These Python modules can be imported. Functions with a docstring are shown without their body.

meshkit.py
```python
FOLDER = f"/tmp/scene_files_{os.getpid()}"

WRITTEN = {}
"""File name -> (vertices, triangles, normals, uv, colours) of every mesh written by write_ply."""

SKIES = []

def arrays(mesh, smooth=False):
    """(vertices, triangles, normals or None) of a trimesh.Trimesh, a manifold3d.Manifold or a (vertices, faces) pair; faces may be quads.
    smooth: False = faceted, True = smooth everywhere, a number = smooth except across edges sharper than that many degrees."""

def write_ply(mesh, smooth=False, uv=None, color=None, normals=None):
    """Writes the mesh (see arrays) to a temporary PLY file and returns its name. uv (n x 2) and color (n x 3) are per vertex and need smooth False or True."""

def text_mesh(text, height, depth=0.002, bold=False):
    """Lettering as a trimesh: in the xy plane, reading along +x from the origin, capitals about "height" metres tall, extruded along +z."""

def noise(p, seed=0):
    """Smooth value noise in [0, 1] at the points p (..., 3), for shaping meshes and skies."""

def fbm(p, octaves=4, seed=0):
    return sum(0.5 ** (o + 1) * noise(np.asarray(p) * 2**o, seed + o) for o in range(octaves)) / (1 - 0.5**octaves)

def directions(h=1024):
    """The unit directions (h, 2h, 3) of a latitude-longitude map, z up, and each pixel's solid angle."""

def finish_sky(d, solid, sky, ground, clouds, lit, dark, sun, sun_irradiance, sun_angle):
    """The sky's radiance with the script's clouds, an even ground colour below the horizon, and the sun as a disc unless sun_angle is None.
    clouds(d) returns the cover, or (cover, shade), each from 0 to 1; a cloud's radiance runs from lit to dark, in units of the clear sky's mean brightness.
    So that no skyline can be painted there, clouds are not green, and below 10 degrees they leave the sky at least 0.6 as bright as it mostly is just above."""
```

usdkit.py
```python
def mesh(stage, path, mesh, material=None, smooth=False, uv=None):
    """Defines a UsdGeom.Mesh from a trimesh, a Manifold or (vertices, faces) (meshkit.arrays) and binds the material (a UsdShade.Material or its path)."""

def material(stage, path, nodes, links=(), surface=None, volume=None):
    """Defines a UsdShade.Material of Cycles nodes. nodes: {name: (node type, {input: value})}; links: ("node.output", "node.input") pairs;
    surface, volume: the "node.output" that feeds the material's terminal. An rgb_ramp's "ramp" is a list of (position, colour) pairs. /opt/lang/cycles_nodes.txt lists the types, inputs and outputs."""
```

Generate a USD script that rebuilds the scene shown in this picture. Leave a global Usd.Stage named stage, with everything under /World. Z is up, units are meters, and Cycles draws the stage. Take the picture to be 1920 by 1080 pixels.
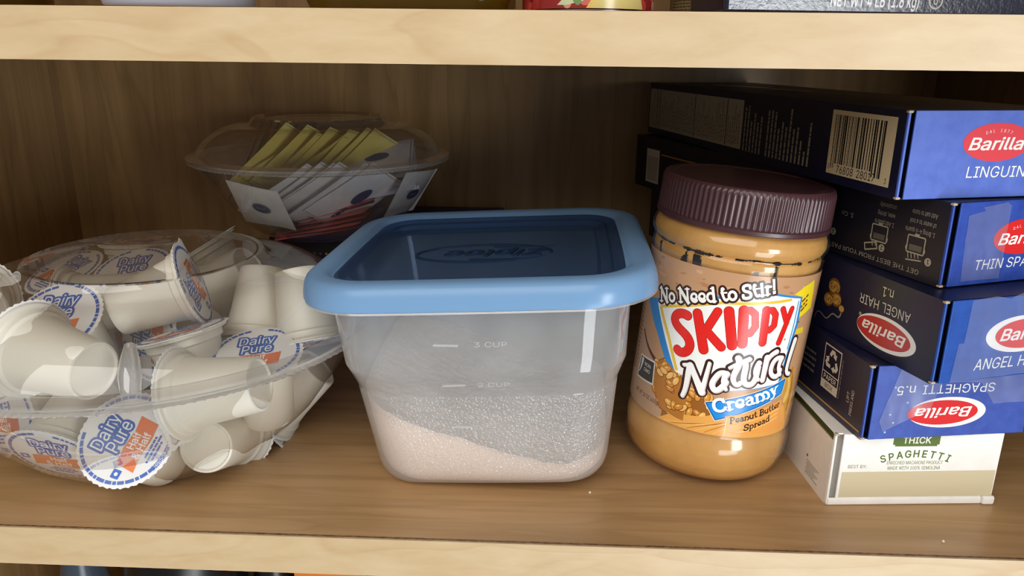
import math, numpy as np, trimesh, usdkit, meshkit
import manifold3d as m3
from functools import lru_cache
from shapely import affinity, union_all
from shapely.geometry import Polygon, LineString, Point, box as sbox
from pxr import Usd, UsdGeom, UsdLux, UsdShade, Gf, Sdf, Vt

stage = Usd.Stage.CreateInMemory()
UsdGeom.SetStageUpAxis(stage, 'Z')
UsdGeom.SetStageMetersPerUnit(stage, 1.0)
UsdGeom.Xform.Define(stage, '/World')
UsdGeom.Scope.Define(stage, '/World/Looks')
A = np.array

# ---------------------------------------------------------------- camera, sky, window light, exposure
# x runs along the shelf, y into the cupboard (0 = front edge of the shelves), z up (0 = top of the middle shelf)
EXPOSURE = .25
PITCH, YAW, ROLL = .296387, -.035444, -.011718
CAM = A([0, -.283037, .199535])
SKY_COLOR, SKY_POWER = (1.0, .97, .93), .05
WINDOW_POS, WINDOW_AT, WINDOW_W, WINDOW_H, WINDOW_POWER, WINDOW_COLOR = (.98, -1.36, .00), (0, .1, .05), .40, .70, 13.5, (.93, .975, 1.0)
DOOR_POS, DOOR_AT, DOOR_W, DOOR_H, DOOR_POWER, DOOR_COLOR = (.70, -1.52, -.95), (0, .1, -.95), .75, 1.2, 5.5, (.93, .975, 1.0)
CEILING_POS, CEILING_AT, CEILING_W, CEILING_H, CEILING_POWER, CEILING_COLOR = (-.35, -1.15, 1.05), (-.1, -.1, .05), 1.6, 1.1, 2.7, (1.0, .965, .91)


def mat4(rows, t):
    m = np.eye(4)
    m[:3, :3] = rows
    m[3, :3] = t
    return Gf.Matrix4d(*m.ravel().tolist())


def unit(v):
    v = A(v, float)
    return v / np.linalg.norm(v)


_f = A([math.sin(YAW)*math.cos(PITCH), math.cos(YAW)*math.cos(PITCH), -math.sin(PITCH)])
_r = A([math.cos(YAW), -math.sin(YAW), 0])
_d = np.cross(_f, _r)
_r, _d = _r*math.cos(ROLL) + _d*math.sin(ROLL), -_r*math.sin(ROLL) + _d*math.cos(ROLL)
camera = UsdGeom.Camera.Define(stage, '/World/camera')
camera.CreateHorizontalApertureAttr(36.0)
camera.CreateVerticalApertureAttr(20.25)
camera.CreateFocalLengthAttr(1453.96/1920*36)
camera.CreateClippingRangeAttr((.02, 100))
camera.CreateExposureAttr(EXPOSURE)
camera.AddTransformOp().Set(mat4(A([_r, -_d, -_f]), CAM))

sky = UsdLux.DomeLight.Define(stage, '/World/sky')
sky.CreateIntensityAttr(SKY_POWER)
sky.CreateColorAttr(Gf.Vec3f(*SKY_COLOR))


def rect_light(name, pos, target, w, h, power, color):
    l = UsdLux.RectLight.Define(stage, '/World/' + name)
    l.CreateWidthAttr(w)
    l.CreateHeightAttr(h)
    l.CreateIntensityAttr(power)
    l.CreateColorAttr(Gf.Vec3f(*color))
    z = unit(A(pos, float) - A(target, float))
    x = unit(np.cross([0, 0, 1], z))
    l.AddTransformOp().Set(mat4(A([x, np.cross(z, x), z]), pos))


rect_light('window_light', WINDOW_POS, WINDOW_AT, WINDOW_W, WINDOW_H, WINDOW_POWER, WINDOW_COLOR)
rect_light('door_light', DOOR_POS, DOOR_AT, DOOR_W, DOOR_H, DOOR_POWER, DOOR_COLOR)
rect_light('ceiling_light', CEILING_POS, CEILING_AT, CEILING_W, CEILING_H, CEILING_POWER, CEILING_COLOR)

# ---------------------------------------------------------------- helpers: prims
used = {}


def numbered(parent, name):
    k = used.get((parent, name), 0)
    used[(parent, name)] = k + 1
    return f'{parent}/{name}' + (f'_{k:03d}' if k else '')


def meta(prim, label=None, cat=None, group=None, kind=None):
    for k, v in (('label', label), ('category', cat), ('group', group), ('kind', kind)):
        if v:
            prim.SetCustomDataByKey(k, v)
    return prim


def thing(name, label=None, cat=None, rows=None, loc=(0, 0, 0), group=None, kind=None):
    x = UsdGeom.Xform.Define(stage, numbered('/World', name))
    x.AddTransformOp().Set(mat4(np.eye(3) if rows is None else A(rows), loc))
    return meta(x.GetPrim(), label, cat, group, kind)


def part(parent, name, mesh, mat, label=None, smooth=35, kind=None, colors=None):
    path = numbered(str(parent.GetPath()) if parent else '/World', name)
    m = usdkit.mesh(stage, path, mesh, mat, smooth=False if colors is not None else smooth)
    if colors is not None:
        UsdGeom.PrimvarsAPI(m).CreatePrimvar('print_color', Sdf.ValueTypeNames.Color3fArray, 'vertex').Set(Vt.Vec3fArray.FromNumpy(np.asarray(colors, np.float32)))
    return meta(m.GetPrim(), label, None, None, kind)


def copy_of(src, name, label, cat, rows, loc, group):
    p = thing(name, label, cat, rows, loc, group)
    p.GetReferences().AddInternalReference(src)
    p.SetInstanceable(True)
    return p


# ---------------------------------------------------------------- helpers: materials
def lin(r, g, b):
    return tuple(float(((c/255+.055)/1.055)**2.4 if c > 10 else c/255/12.92) for c in (r, g, b))


def M(name, nodes, links, surface):
    return usdkit.material(stage, '/World/Looks/' + name, nodes, links, surface)


def plain(name, color, rough=.5, spec=.5, **kw):
    return M(name, {'p': ('principled_bsdf', dict(base_color=color, roughness=rough, specular_ior_level=spec, **kw))}, [], 'p.BSDF')


def mottled(name, c1, c2, scale=(200, 200, 200), rough=.5, spec=.5, bump=0.0, detail=4, pos=(.3, .7), distortion=0.0, dist=.001, **kw):
    n = {'g': ('texture_coordinate', {}), 'm': ('mapping', {'scale': scale}), 'n': ('noise_texture', {'scale': 1.0, 'detail': float(detail), 'roughness': .6, 'distortion': float(distortion)}),
         'r': ('rgb_ramp', {'ramp': [(pos[0], c1), (pos[1], c2)]}), 'p': ('principled_bsdf', dict(roughness=rough, specular_ior_level=spec, **kw))}
    l = [('g.object', 'm.vector'), ('m.vector', 'n.vector'), ('n.fac', 'r.fac'), ('r.color', 'p.base_color')]
    if bump:
        n['b'] = ('bump', {'strength': bump, 'distance': dist})
        l += [('n.fac', 'b.height'), ('b.normal', 'p.normal')]
    return M(name, n, l, 'p.BSDF')


def wood(name, c1, c2, c3, grain, streak, rough=.4, spec=.5, streak_col=None, streak_fac=.4, spots=0):
    """Laminate: fine grain stretched along one axis, broad tone bands, and darker growth-line streaks."""
    n = {'g': ('geometry', {}), 'm': ('mapping', {'scale': grain}), 'n': ('noise_texture', {'scale': 1.0, 'detail': 6.0, 'roughness': .62, 'distortion': .3}),
         'm2': ('mapping', {'scale': streak}), 'n2': ('noise_texture', {'scale': 1.0, 'detail': 2.0, 'distortion': 1.2}),
         'r': ('rgb_ramp', {'ramp': [(.25, c1), (.5, c2), (.75, c3)]}),
         'r2': ('rgb_ramp', {'ramp': [(.40, (0, 0, 0)), (.47, (.5, .5, .5)), (.485, (1, 1, 1)), (.50, (0, 0, 0)), (.62, (0, 0, 0)), (.64, (.5, .5, .5)), (.66, (0, 0, 0))]}),
         'sf': ('math', {'math_type': 'multiply', 'value2': streak_fac}),
         'x': ('mix', {'color2': streak_col or tuple(.6*v for v in c1)}),
         'b': ('bump', {'strength': .06, 'distance': .0006}),
         'p': ('principled_bsdf', {'roughness': rough, 'specular_ior_level': spec})}
    l = [('g.position', 'm.vector'), ('m.vector', 'n.vector'), ('n.fac', 'r.fac'), ('g.position', 'm2.vector'), ('m2.vector', 'n2.vector'), ('n2.fac', 'r2.fac'),
         ('r2.color', 'sf.value1'), ('sf.value', 'x.fac'), ('r.color', 'x.color1'), ('x.color', 'p.base_color'), ('n.fac', 'b.height'), ('b.normal', 'p.normal')]
    return M(name, n, l, 'p.BSDF')


def clear(name, tint=(.97, .97, .97), haze=.05, haze_col=(.8, .8, .8), ior=1.45, rough=.04, bump=None, haze_tex=None, grazing=3.6):
    """A thin sheet of clear or milky plastic: see-through, with a mirror gloss by the angle, and some haze that scatters light."""
    n = {'t': ('transparent_bsdf', {'color': tint}), 'd': ('diffuse_bsdf', {'color': haze_col}), 'tl': ('translucent_bsdf', {'color': haze_col}),
         'h': ('mix_closure', {'fac': .45}), 'a': ('mix_closure', {'fac': haze}), 'gl': ('glossy_bsdf', {'color': (1, 1, 1), 'roughness': rough}),
         'lw': ('layer_weight', {'blend': .5}), 'pw': ('math', {'math_type': 'power', 'value2': grazing}), 'f': ('math', {'math_type': 'multiply_add', 'value2': .85, 'value3': ((ior - 1)/(ior + 1))**2*1.35}), 's': ('mix_closure', {})}
    l = [('d.BSDF', 'h.closure1'), ('tl.BSDF', 'h.closure2'), ('t.BSDF', 'a.closure1'), ('h.closure', 'a.closure2'), ('lw.facing', 'pw.value1'), ('pw.value', 'f.value1'), ('f.value', 's.fac'), ('a.closure', 's.closure1'), ('gl.BSDF', 's.closure2')]
    if bump:
        n.update({'tc': ('texture_coordinate', {}), 'v': ('noise_texture', {'scale': bump[0], 'detail': 1.0}), 'b': ('bump', {'strength': bump[1], 'distance': bump[2]}),
                  'sx': ('separate_xyz', {}), 'lt': ('math', {'math_type': 'less_than', 'value2': bump[3]}), 'rg': ('math', {'math_type': 'multiply_add', 'value2': .16, 'value3': rough}), 'hm': ('math', {'math_type': 'multiply'})})
        l += [('tc.object', 'v.vector'), ('tc.object', 'sx.vector'), ('sx.z', 'lt.value1'), ('lt.value', 'rg.value1'), ('rg.value', 'gl.roughness'), ('lt.value', 'hm.value1'), ('v.fac', 'hm.value2'), ('hm.value', 'b.height'), ('b.normal', 'gl.normal')]
    if haze_tex:
        n.update({'tc2': ('texture_coordinate', {}), 'hn': ('noise_texture', {'scale': haze_tex[0], 'detail': 5.0}), 'hr': ('map_range', {'from_min': .35, 'from_max': .75, 'to_min': haze, 'to_max': haze_tex[1]})})
        l += [('tc2.object', 'hn.vector'), ('hn.fac', 'hr.value'), ('hr.result', 'a.fac')]
    return M(name, n, l, 's.closure')


def printed(name, rough=.4, spec=.5, coat=0.0):
    return M(name, {'a': ('attribute', {'attribute': 'print_color'}), 'p': ('principled_bsdf', {'roughness': rough, 'specular_ior_level': spec, 'coat_weight': coat})}, [('a.color', 'p.base_color')], 'p.BSDF')


# ---------------------------------------------------------------- helpers: meshes
def grid_faces(n, m, wrap_m=True, flip=False):
    f = []
    for i in range(n - 1):
        for j in range(m if wrap_m else m - 1):
            a, b = i*m + j, i*m + (j + 1) % m
            f.append((a, b, b + m) if not flip else (b, a, a + m))
            f.append((a, b + m, a + m) if not flip else (b, a + m, b + m))
    return f


def loft(rings, cap0=False, cap1=False):
    """rings: arrays (m,3) with equal m, counter-clockwise seen from above, bottom first for outward faces."""
    m = len(rings[0])
    v = np.vstack(rings)
    f = grid_faces(len(rings), m)
    v = [v]
    k = len(rings)*m
    if cap0:
        v.append(rings[0].mean(0)[None])
        f += [(k, (j + 1) % m, j) for j in range(m)]
        k += 1
    if cap1:
        o = (len(rings) - 1)*m
        v.append(rings[-1].mean(0)[None])
        f += [(k, o + j, o + (j + 1) % m) for j in range(m)]
    return np.vstack(v), A(f)


def circle(r, z, n=96):
    t = np.linspace(0, 2*np.pi, n, endpoint=False)
    return np.stack([r*np.cos(t), r*np.sin(t), np.full(n, z)], 1)


def lathe(profile, n=96, cap0=False, cap1=False):
    return loft([circle(max(r, 1e-6), z, n) for r, z in profile], cap0, cap1)


def rsq(S, rc, z, bulge=0.0, n=10, m=10):
    """A rounded square with slightly bulging sides, as a ring of points."""
    h, P = S/2 - rc, []
    for i, (sx, sy) in enumerate(((1, 1), (-1, 1), (-1, -1), (1, -1))):
        k = np.linspace(0, np.pi/2, n) + i*np.pi/2
        P.append(np.stack([sx*h + rc*np.cos(k), sy*h + rc*np.sin(k)], 1))
        nx, ny = [(-1, 1), (-1, -1), (1, -1), (1, 1)][i]
        q = np.linspace(0, 1, m + 2)[1:-1, None]
        P.append(P[-1][-1] + q*(A([nx*h, ny*h]) + rc*A([math.cos((i + 1)*np.pi/2), math.sin((i + 1)*np.pi/2)]) - P[-1][-1]))
    P = np.concatenate(P)
    if bulge:
        for a in (0, 1):
            t = np.clip(P[:, 1 - a]/(S/2), -1, 1)
            P[:, a] += np.sign(P[:, a])*bulge*(1 - t**2)*np.clip((abs(P[:, a]) - h*.6)/(S/2 - h*.6), 0, 1)
    return np.c_[P, np.full(len(P), z)]


def rbox(w, d, h, r=.001, seg=10):
    """A box with rounded edges, from 0 to w, d, h."""
    s = m3.Manifold.sphere(r, seg)
    return m3.Manifold.batch_hull([s.translate([x, y, z]) for x in (r, w - r) for y in (r, d - r) for z in (r, h - r)])


def tube(points, r, n=8):
    P = A(points, float)
    if np.ndim(r) == 0:
        r = np.full(len(P), r)
    T = np.gradient(P, axis=0)
    rings = []
    ref = A([.3, .2, .93])
    for p, t, q in zip(P, T, r):
        a = unit(np.cross(t, ref))
        b = np.cross(unit(t), a)
        k = np.linspace(0, 2*np.pi, n, endpoint=False)[:, None]
        rings.append(p + q*(np.cos(k)*a + np.sin(k)*b))
    return loft(rings, True, True)


def join(*ms):
    v, f, o = [], [], 0
    for m in ms:
        a, b, _ = meshkit.arrays(m)
        v.append(a)
        f.append(b + o)
        o += len(a)
    return np.vstack(v), np.vstack(f)


# ---------------------------------------------------------------- helpers: flat print (shapes in millimetres)
@lru_cache(None)
def _glyphs(s, bold):
    t = meshkit.text_mesh(s, 1.0, depth=.05, bold=bold)
    top = t.triangles[t.face_normals[:, 2] > .9][:, :, :2]
    return union_all([Polygon(x) for x in top if Polygon(x).area > 1e-9]).buffer(.004).buffer(-.004)


def txt(s, h, x=0, y=0, bold=False, width=None, center=False, rot=0, skew=0, squeeze=1.0):
    g = _glyphs(s, bold)
    if skew:
        g = affinity.skew(g, xs=skew, origin=(0, 0))
    b = g.bounds
    g = affinity.translate(g, -b[0], 0)
    sx = width/(b[2] - b[0]) if width else h*squeeze
    g = affinity.scale(g, sx, h, origin=(0, 0))
    if center:
        g = affinity.translate(g, -(g.bounds[2])/2, 0)
    if rot:
        g = affinity.rotate(g, rot, origin=(0, 0))
    return affinity.translate(g, x, y)


def arc_text(s, h, cx, cy, r, a0, a1, bold=False, outside=True, squeeze=.9):
    """Letters along a circle from angle a0 to a1 (degrees, 90 = top)."""
    out = []
    for i, ch in enumerate(s):
        if ch == ' ':
            continue
        a = math.radians(a0 + (a1 - a0)*(i + .5)/len(s))
        g = txt(ch, h, center=True, bold=bold, squeeze=squeeze)
        g = affinity.translate(g, 0, -h/2)
        g = affinity.rotate(g, math.degrees(a) - 90 if outside else math.degrees(a) + 90, origin=(0, 0))
        out.append(affinity.translate(g, cx + r*math.cos(a), cy + r*math.sin(a)))
    return union_all(out)


def stroke(pts, w, cap='round'):
    return LineString(pts).buffer(w/2, cap_style=cap, join_style='round', quad_segs=6)


def smooth_line(pts, n=8):
    P = A(pts, float)
    if len(P) < 3:
        return P
    t = np.r_[0, np.cumsum(np.linalg.norm(np.diff(P, axis=0), axis=1))]
    from scipy.interpolate import CubicSpline
    return CubicSpline(t, P)(np.linspace(0, t[-1], n*len(P)))


def brush(pts, w0, w1):
    """A stroke whose width runs from w0 to w1."""
    P = smooth_line(pts)
    w = np.linspace(w0, w1, len(P))
    return union_all([Point(*p).buffer(q/2, 8) for p, q in zip(P, w)] + [Polygon(np.vstack([Point(*P[i]).buffer(w[i]/2, 8).exterior.coords, Point(*P[i+1]).buffer(w[i+1]/2, 8).exterior.coords])).convex_hull for i in range(len(P) - 1)])


def ell(cx, cy, rx, ry, rot=0):
    return affinity.rotate(affinity.scale(Point(cx, cy).buffer(1, 20), rx, ry), rot)


def poly(p):
    return Polygon(p).buffer(0)


def print_mesh(layers, surface, off=.06, step=.03, max_edge=None):
    """layers: [(shape in mm, colour)], the last on top. surface(u, v, off) in mm gives points in metres. One mesh with a colour per vertex."""
    V, F, C, o = [], [], [], 0
    shown, above = [], None
    for g, col in layers[:0:-1]:          # what the layers above leave to be seen of each
        g = g.buffer(0)
        shown.append((g if above is None else g.difference(above), col))
        above = g if above is None else above.union(g)
    for g, col, k in [(layers[0][0], layers[0][1], 0)] + [(g, col, 1) for g, col in shown]:
        for p in getattr(g, 'geoms', [g]):
            if p.geom_type != 'Polygon' or p.area < 1e-4:
                continue
            v, f = trimesh.creation.triangulate_polygon(p, engine='earcut')
            if max_edge:
                v, f = trimesh.remesh.subdivide_to_size(np.c_[v, np.zeros(len(v))], f, max_edge, max_iter=20)
            V.append(surface(v[:, 0], v[:, 1], off + step*k))
            F.append(A(f) + o)
            C.append(np.tile(col, (len(v), 1)))
            o += len(v)
    return (np.vstack(V), np.vstack(F)), np.vstack(C)


def decal(parent, name, layers, surface, mat, label=None, **kw):
    m, c = print_mesh(layers, surface, **kw)
    return part(parent, name, m, mat, label, colors=c)


WHITE, OFFWHITE, BLACK = lin(238, 236, 230), lin(214, 206, 190), lin(14, 13, 14)
rng = np.random.default_rng(7)

# ---------------------------------------------------------------- materials
m_shelf = wood('shelf_laminate', lin(158, 122, 80), lin(180, 142, 97), lin(192, 154, 110), (7, 95, 60), (3, 30, 10), rough=.33, streak_fac=.25)
m_wall = wood('wall_laminate', lin(128, 98, 60), lin(150, 118, 76), lin(166, 133, 88), (70, 70, 4), (22, 22, 1.6), rough=.34, spec=.4, streak_fac=.35)
m_edge = wood('maple_edging', lin(190, 162, 122), lin(199, 173, 134), lin(206, 182, 146), (30, 60, 110), (5, 5, 26), rough=.40, spec=.6, streak_col=lin(176, 138, 92), streak_fac=.32)
m_glue = mottled('glue_line', lin(70, 45, 25), lin(150, 110, 70), (400, 400, 400))
m_print = printed('print', .38)
m_gloss_print = printed('gloss_print', .22, .6)
m_paper_print = printed('paper_print', .7, .3)
m_end_blue = mottled('blue_card', lin(34, 62, 150), lin(46, 78, 168), (180, 180, 180), rough=.4)
m_end_blue2 = mottled('violet_blue_card', lin(72, 98, 186), lin(86, 112, 198), (160, 160, 160), rough=.42)
m_end_blue3 = mottled('royal_blue_card', lin(22, 66, 148), lin(30, 80, 168), (160, 160, 160), rough=.38)
m_navy = mottled('navy_card', lin(15, 18, 44), lin(20, 24, 54), (120, 120, 120), rough=.36)
m_navy2 = mottled('dark_card', lin(24, 23, 34), lin(30, 29, 42), (120, 120, 120), rough=.4)
m_card_white = mottled('white_card', lin(232, 228, 220), lin(242, 238, 232), (90, 90, 90), rough=.55)
m_card_raw = mottled('raw_card_edge', lin(170, 150, 120), lin(205, 188, 158), (700, 700, 700), rough=.9)
m_dark_inside = plain('inside_card', lin(24, 26, 46), .8)
m_tape = clear('clear_tape', (.96, .96, .98), .15, (.75, .8, .9), 1.45, .30)

# ---------------------------------------------------------------- the cupboard
XL, XR, YB, T, ZU, ZD, ZT = -.372, .29, .32, .0184, .1949, -.27, .53


def bx(x0, x1, y0, y1, z0, z1):
    m = trimesh.creation.box((x1 - x0, y1 - y0, z1 - z0))
    m.apply_translation(((x0 + x1)/2, (y0 + y1)/2, (z0 + z1)/2))
    return m


def setting(name, label, cat):
    return thing(name, label, cat, kind='structure')


w = setting('wall_back', 'wood laminate back panel of the cupboard with vertical grain', 'wall')
part(w, 'panel', bx(XL - .016, XR + .016, YB, YB + .012, ZD - T, ZT), m_wall, smooth=False)
w = setting('wall_left', 'wood laminate side of the cupboard at its left end', 'wall')
part(w, 'panel', bx(XL - .016, XL, .001, YB, ZD - T, ZT), m_wall, smooth=False)
w = setting('wall_right', 'wood laminate side of the cupboard beyond the pasta boxes', 'wall')
part(w, 'panel', bx(XR, XR + .016, .001, YB, ZD - T, ZT), m_wall, smooth=False)
w = setting('ceiling', 'wood laminate top panel of the cupboard', 'ceiling')
part(w, 'panel', bx(XL - .016, XR + .016, .001, YB, ZT, ZT + T), m_wall, smooth=False)
for zt, lab in ((0, 'middle wooden shelf that carries the food, with a pale maple edge'), (ZU + T, 'upper wooden shelf with a pale maple edge under the oil jug'), (ZD, 'bottom wooden shelf of the cupboard')):
    s = setting('shelf', lab, 'shelf')
    part(s, 'board', bx(XL, XR, .0007, YB, zt - T, zt), m_shelf, smooth=False)
    part(s, 'edging', join(bx(XL, XR, -.0006, .0006, zt - T - .0001, zt - .0002)), m_edge, 'pale maple edging strip', smooth=False)
    k = np.linspace(XL, XR, 420)
    jag = .0003*rng.random(420)
    gv = np.vstack([np.c_[k, .0004 - jag, np.full(420, zt + .00003)], np.c_[k, .0012 + .5*jag[::-1], np.full(420, zt + .00003)]])
    part(s, 'glue_line', (gv, A(grid_faces(2, 420, False))), m_glue, 'dark rough seam behind the edging', smooth=False)

# ---------------------------------------------------------------- pasta boxes
W, L = .0785, .272


def rotz(a):
    return A([[math.cos(a), math.sin(a), 0], [-math.sin(a), math.cos(a), 0], [0, 0, 1]])


def side(u, z, off):      # u = -s, reading towards the front, on the left side
    return np.stack([-off*.001 + 0*u, -u*.001, z*.001], 1)


def end(yoff):
    return lambda u, z, off: np.stack([u*.001, yoff - off*.001 + 0*u, z*.001], 1)


def flip(g, cx, cz):
    return affinity.rotate(g, 180, origin=(cx, cz))


def carton(label, x, y, z, a, H, m_side, m_end, cat='box', group=None, name='pasta_box', gap=.0030, m_lip=None, bottom_lip=0.0):
    b = thing(name, label, cat, rotz(a), (x, y, z), group)
    H -= .0004
    shell = m3.Manifold.cube([W, L, H]) - m3.Manifold.cube([W - .0014, .012, H - .0014]).translate([.0007, -.001, .0007])
    part(b, 'carton', shell, m_side, smooth=False)
    # the end: a folded flap that leaves a slit beside the left side panel, with a dust flap behind it
    part(b, 'dust_flap', bx(.0008, W - .0008, .0045, .0051, .0008, H - .0008), m_dark_inside if m_end is not m_card_white else m_card_white, smooth=False)
    fl = rbox(W - gap - .0004, .0009, H - .0002 - bottom_lip, .0003, 8).translate([gap, -.0011, .0001 + bottom_lip])
    part(b, 'end_flap', fl, m_end, smooth=30)
    part(b, 'front_lip', rbox(.0012, .0042, H - .0004, .0004, 8).translate([.0001, -.0010, .0002]), m_lip or m_end, smooth=30)
    if bottom_lip:
        part(b, 'tuck_flap', join(rbox(W - .001, .0016, bottom_lip, .0007, 8).translate([.0006, -.0016, .0002]), rbox(.006, .0022, bottom_lip*1.2, .0009, 8).translate([W - .0055, -.0028, .0003])), m_end)
    for zz in (H - .0011, .0001):
        part(b, 'worn_corner', rbox(.0022, .0022, .0011, .0005, 6).translate([-.0002, -.0013, zz]), m_card_raw, 'scuffed corner of raw card')
    return b


RED, RED2, CREAM, GOLD = lin(214, 40, 42), lin(222, 72, 82), lin(222, 214, 196), lin(176, 128, 50)
SW = lin(205, 198, 180)          # print on the sides


def logo(cx, cz, rx, ry, ring=0, red=RED, w=None, dal=False, shift=0):
    out = []
    if ring:
        out.append((ell(cx, cz, rx, ry), WHITE))
        rr = (rx - ring, ry*.80)
        cx += shift
    else:
        rr = (rx, ry)
    out.append((ell(cx, cz, *rr), red))
    h = ry*.62
    out.append((txt('Barilla', h, cx - .2, cz - h*(.62 if dal else .5), bold=True, width=rr[0]*1.62, center=True, skew=12), WHITE))
    if dal:
        out.append((arc_text('DAL 1877', 1.25, cx, cz - 14.5, 19.2, 110, 70), WHITE))
    return out


def tape(b, pts, y, name='tape'):
    """A strip of clear tape over the end flap: a thin wrinkled sheet."""
    P = poly(pts)
    v, f = trimesh.creation.triangulate_polygon(P, engine='earcut')
    v, f = trimesh.remesh.subdivide_to_size(np.c_[v, 0*v[:, 0]], f, 2.0, max_iter=14)
    wr = meshkit.fbm(np.c_[v[:, 0]*.075, v[:, 1]*.05 + v[:, 0]*.03, 0*v[:, 0]], 2, 4)
    v3 = np.stack([v[:, 0]*.001, y - .0003 - .0009*abs(wr - .5)*2, v[:, 1]*.001], 1)
    part(b, name, (v3, f), m_tape, 'strip of wrinkled clear tape', smooth=True)


def dashes(u0, u1, z, h, seed, gap=.5, vertical=False):
    """A line of print too small to read."""
    r, out, u = np.random.default_rng(seed), [], u0
    while u < u1 - .5:
        n = r.uniform(.6, 3.2)*max(h, .5)
        e = min(u + n, u1)
        out.append(sbox(u, z, e, z + h) if not vertical else sbox(z, u, z + h, e))
        u = e + gap
    return union_all(out) if out else Point(0, 0).buffer(.01)


HB, HW = .0357, .0369
Z1, Z2, Z3, Z4 = HW, HW + HB, HW + 2*HB, HW + 3*HB
FY = -.0011

# lowest: white box of thick spaghetti
b = carton('white box of thick spaghetti with a beige band, lowest of the pasta stack', .1349, .0377, 0, .0744, HW, m_card_white, m_card_white, m_lip=m_card_white, gap=.0042, bottom_lip=.0036)
OLIVE, OL2, BEIGE = lin(92, 112, 52), lin(150, 152, 112), lin(204, 190, 156)
arc = arc_text('SPAGHETTI', 3.5, 38.8, -21.0, 47.4, 111, 69, bold=True)
decal(b, 'end_print', [(poly([(5.5, 4.2), (77.6, 4.2), (77.4, 17.6), (5.5, 17.2)]), BEIGE), (sbox(27.2, 31, 48.6, 36.3).union(sbox(28.2, 30.2, 47.6, 36.3)), OLIVE), (txt('THICK', 3.1, 38, 31.7, bold=True, center=True, width=13), WHITE),
      (arc, OLIVE), (txt('ENRICHED MACARONI PRODUCT', 1.75, 38.8, 21.0, center=True, width=26), OL2), (txt('MADE WITH 100% SEMOLINA', 1.75, 38.8, 18.3, center=True, width=24.5), OL2), (txt('BEST BY:', 1.7, 8, 19.2, width=8.6), OL2)], end(FY), m_paper_print)
small = [(txt('x', .1, -23, 10), OL2)]
small = [(sbox(-23.5 + .6*(k % 2), 10.2 - 1.1*k, -9.5 - 2.2*(k % 3), 10.65 - 1.1*k), lin(170, 160, 148)) for k in range(7)] + [(Point(-23.2, 12.6).buffer(.7), lin(90, 80, 70))]
decal(b, 'side_print', [(sbox(-271, 33.6, -.2, 36.3), lin(58, 70, 30)), (sbox(-271, 32.9, -.2, 33.6), lin(120, 128, 84))] + small, side, m_paper_print)

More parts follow.
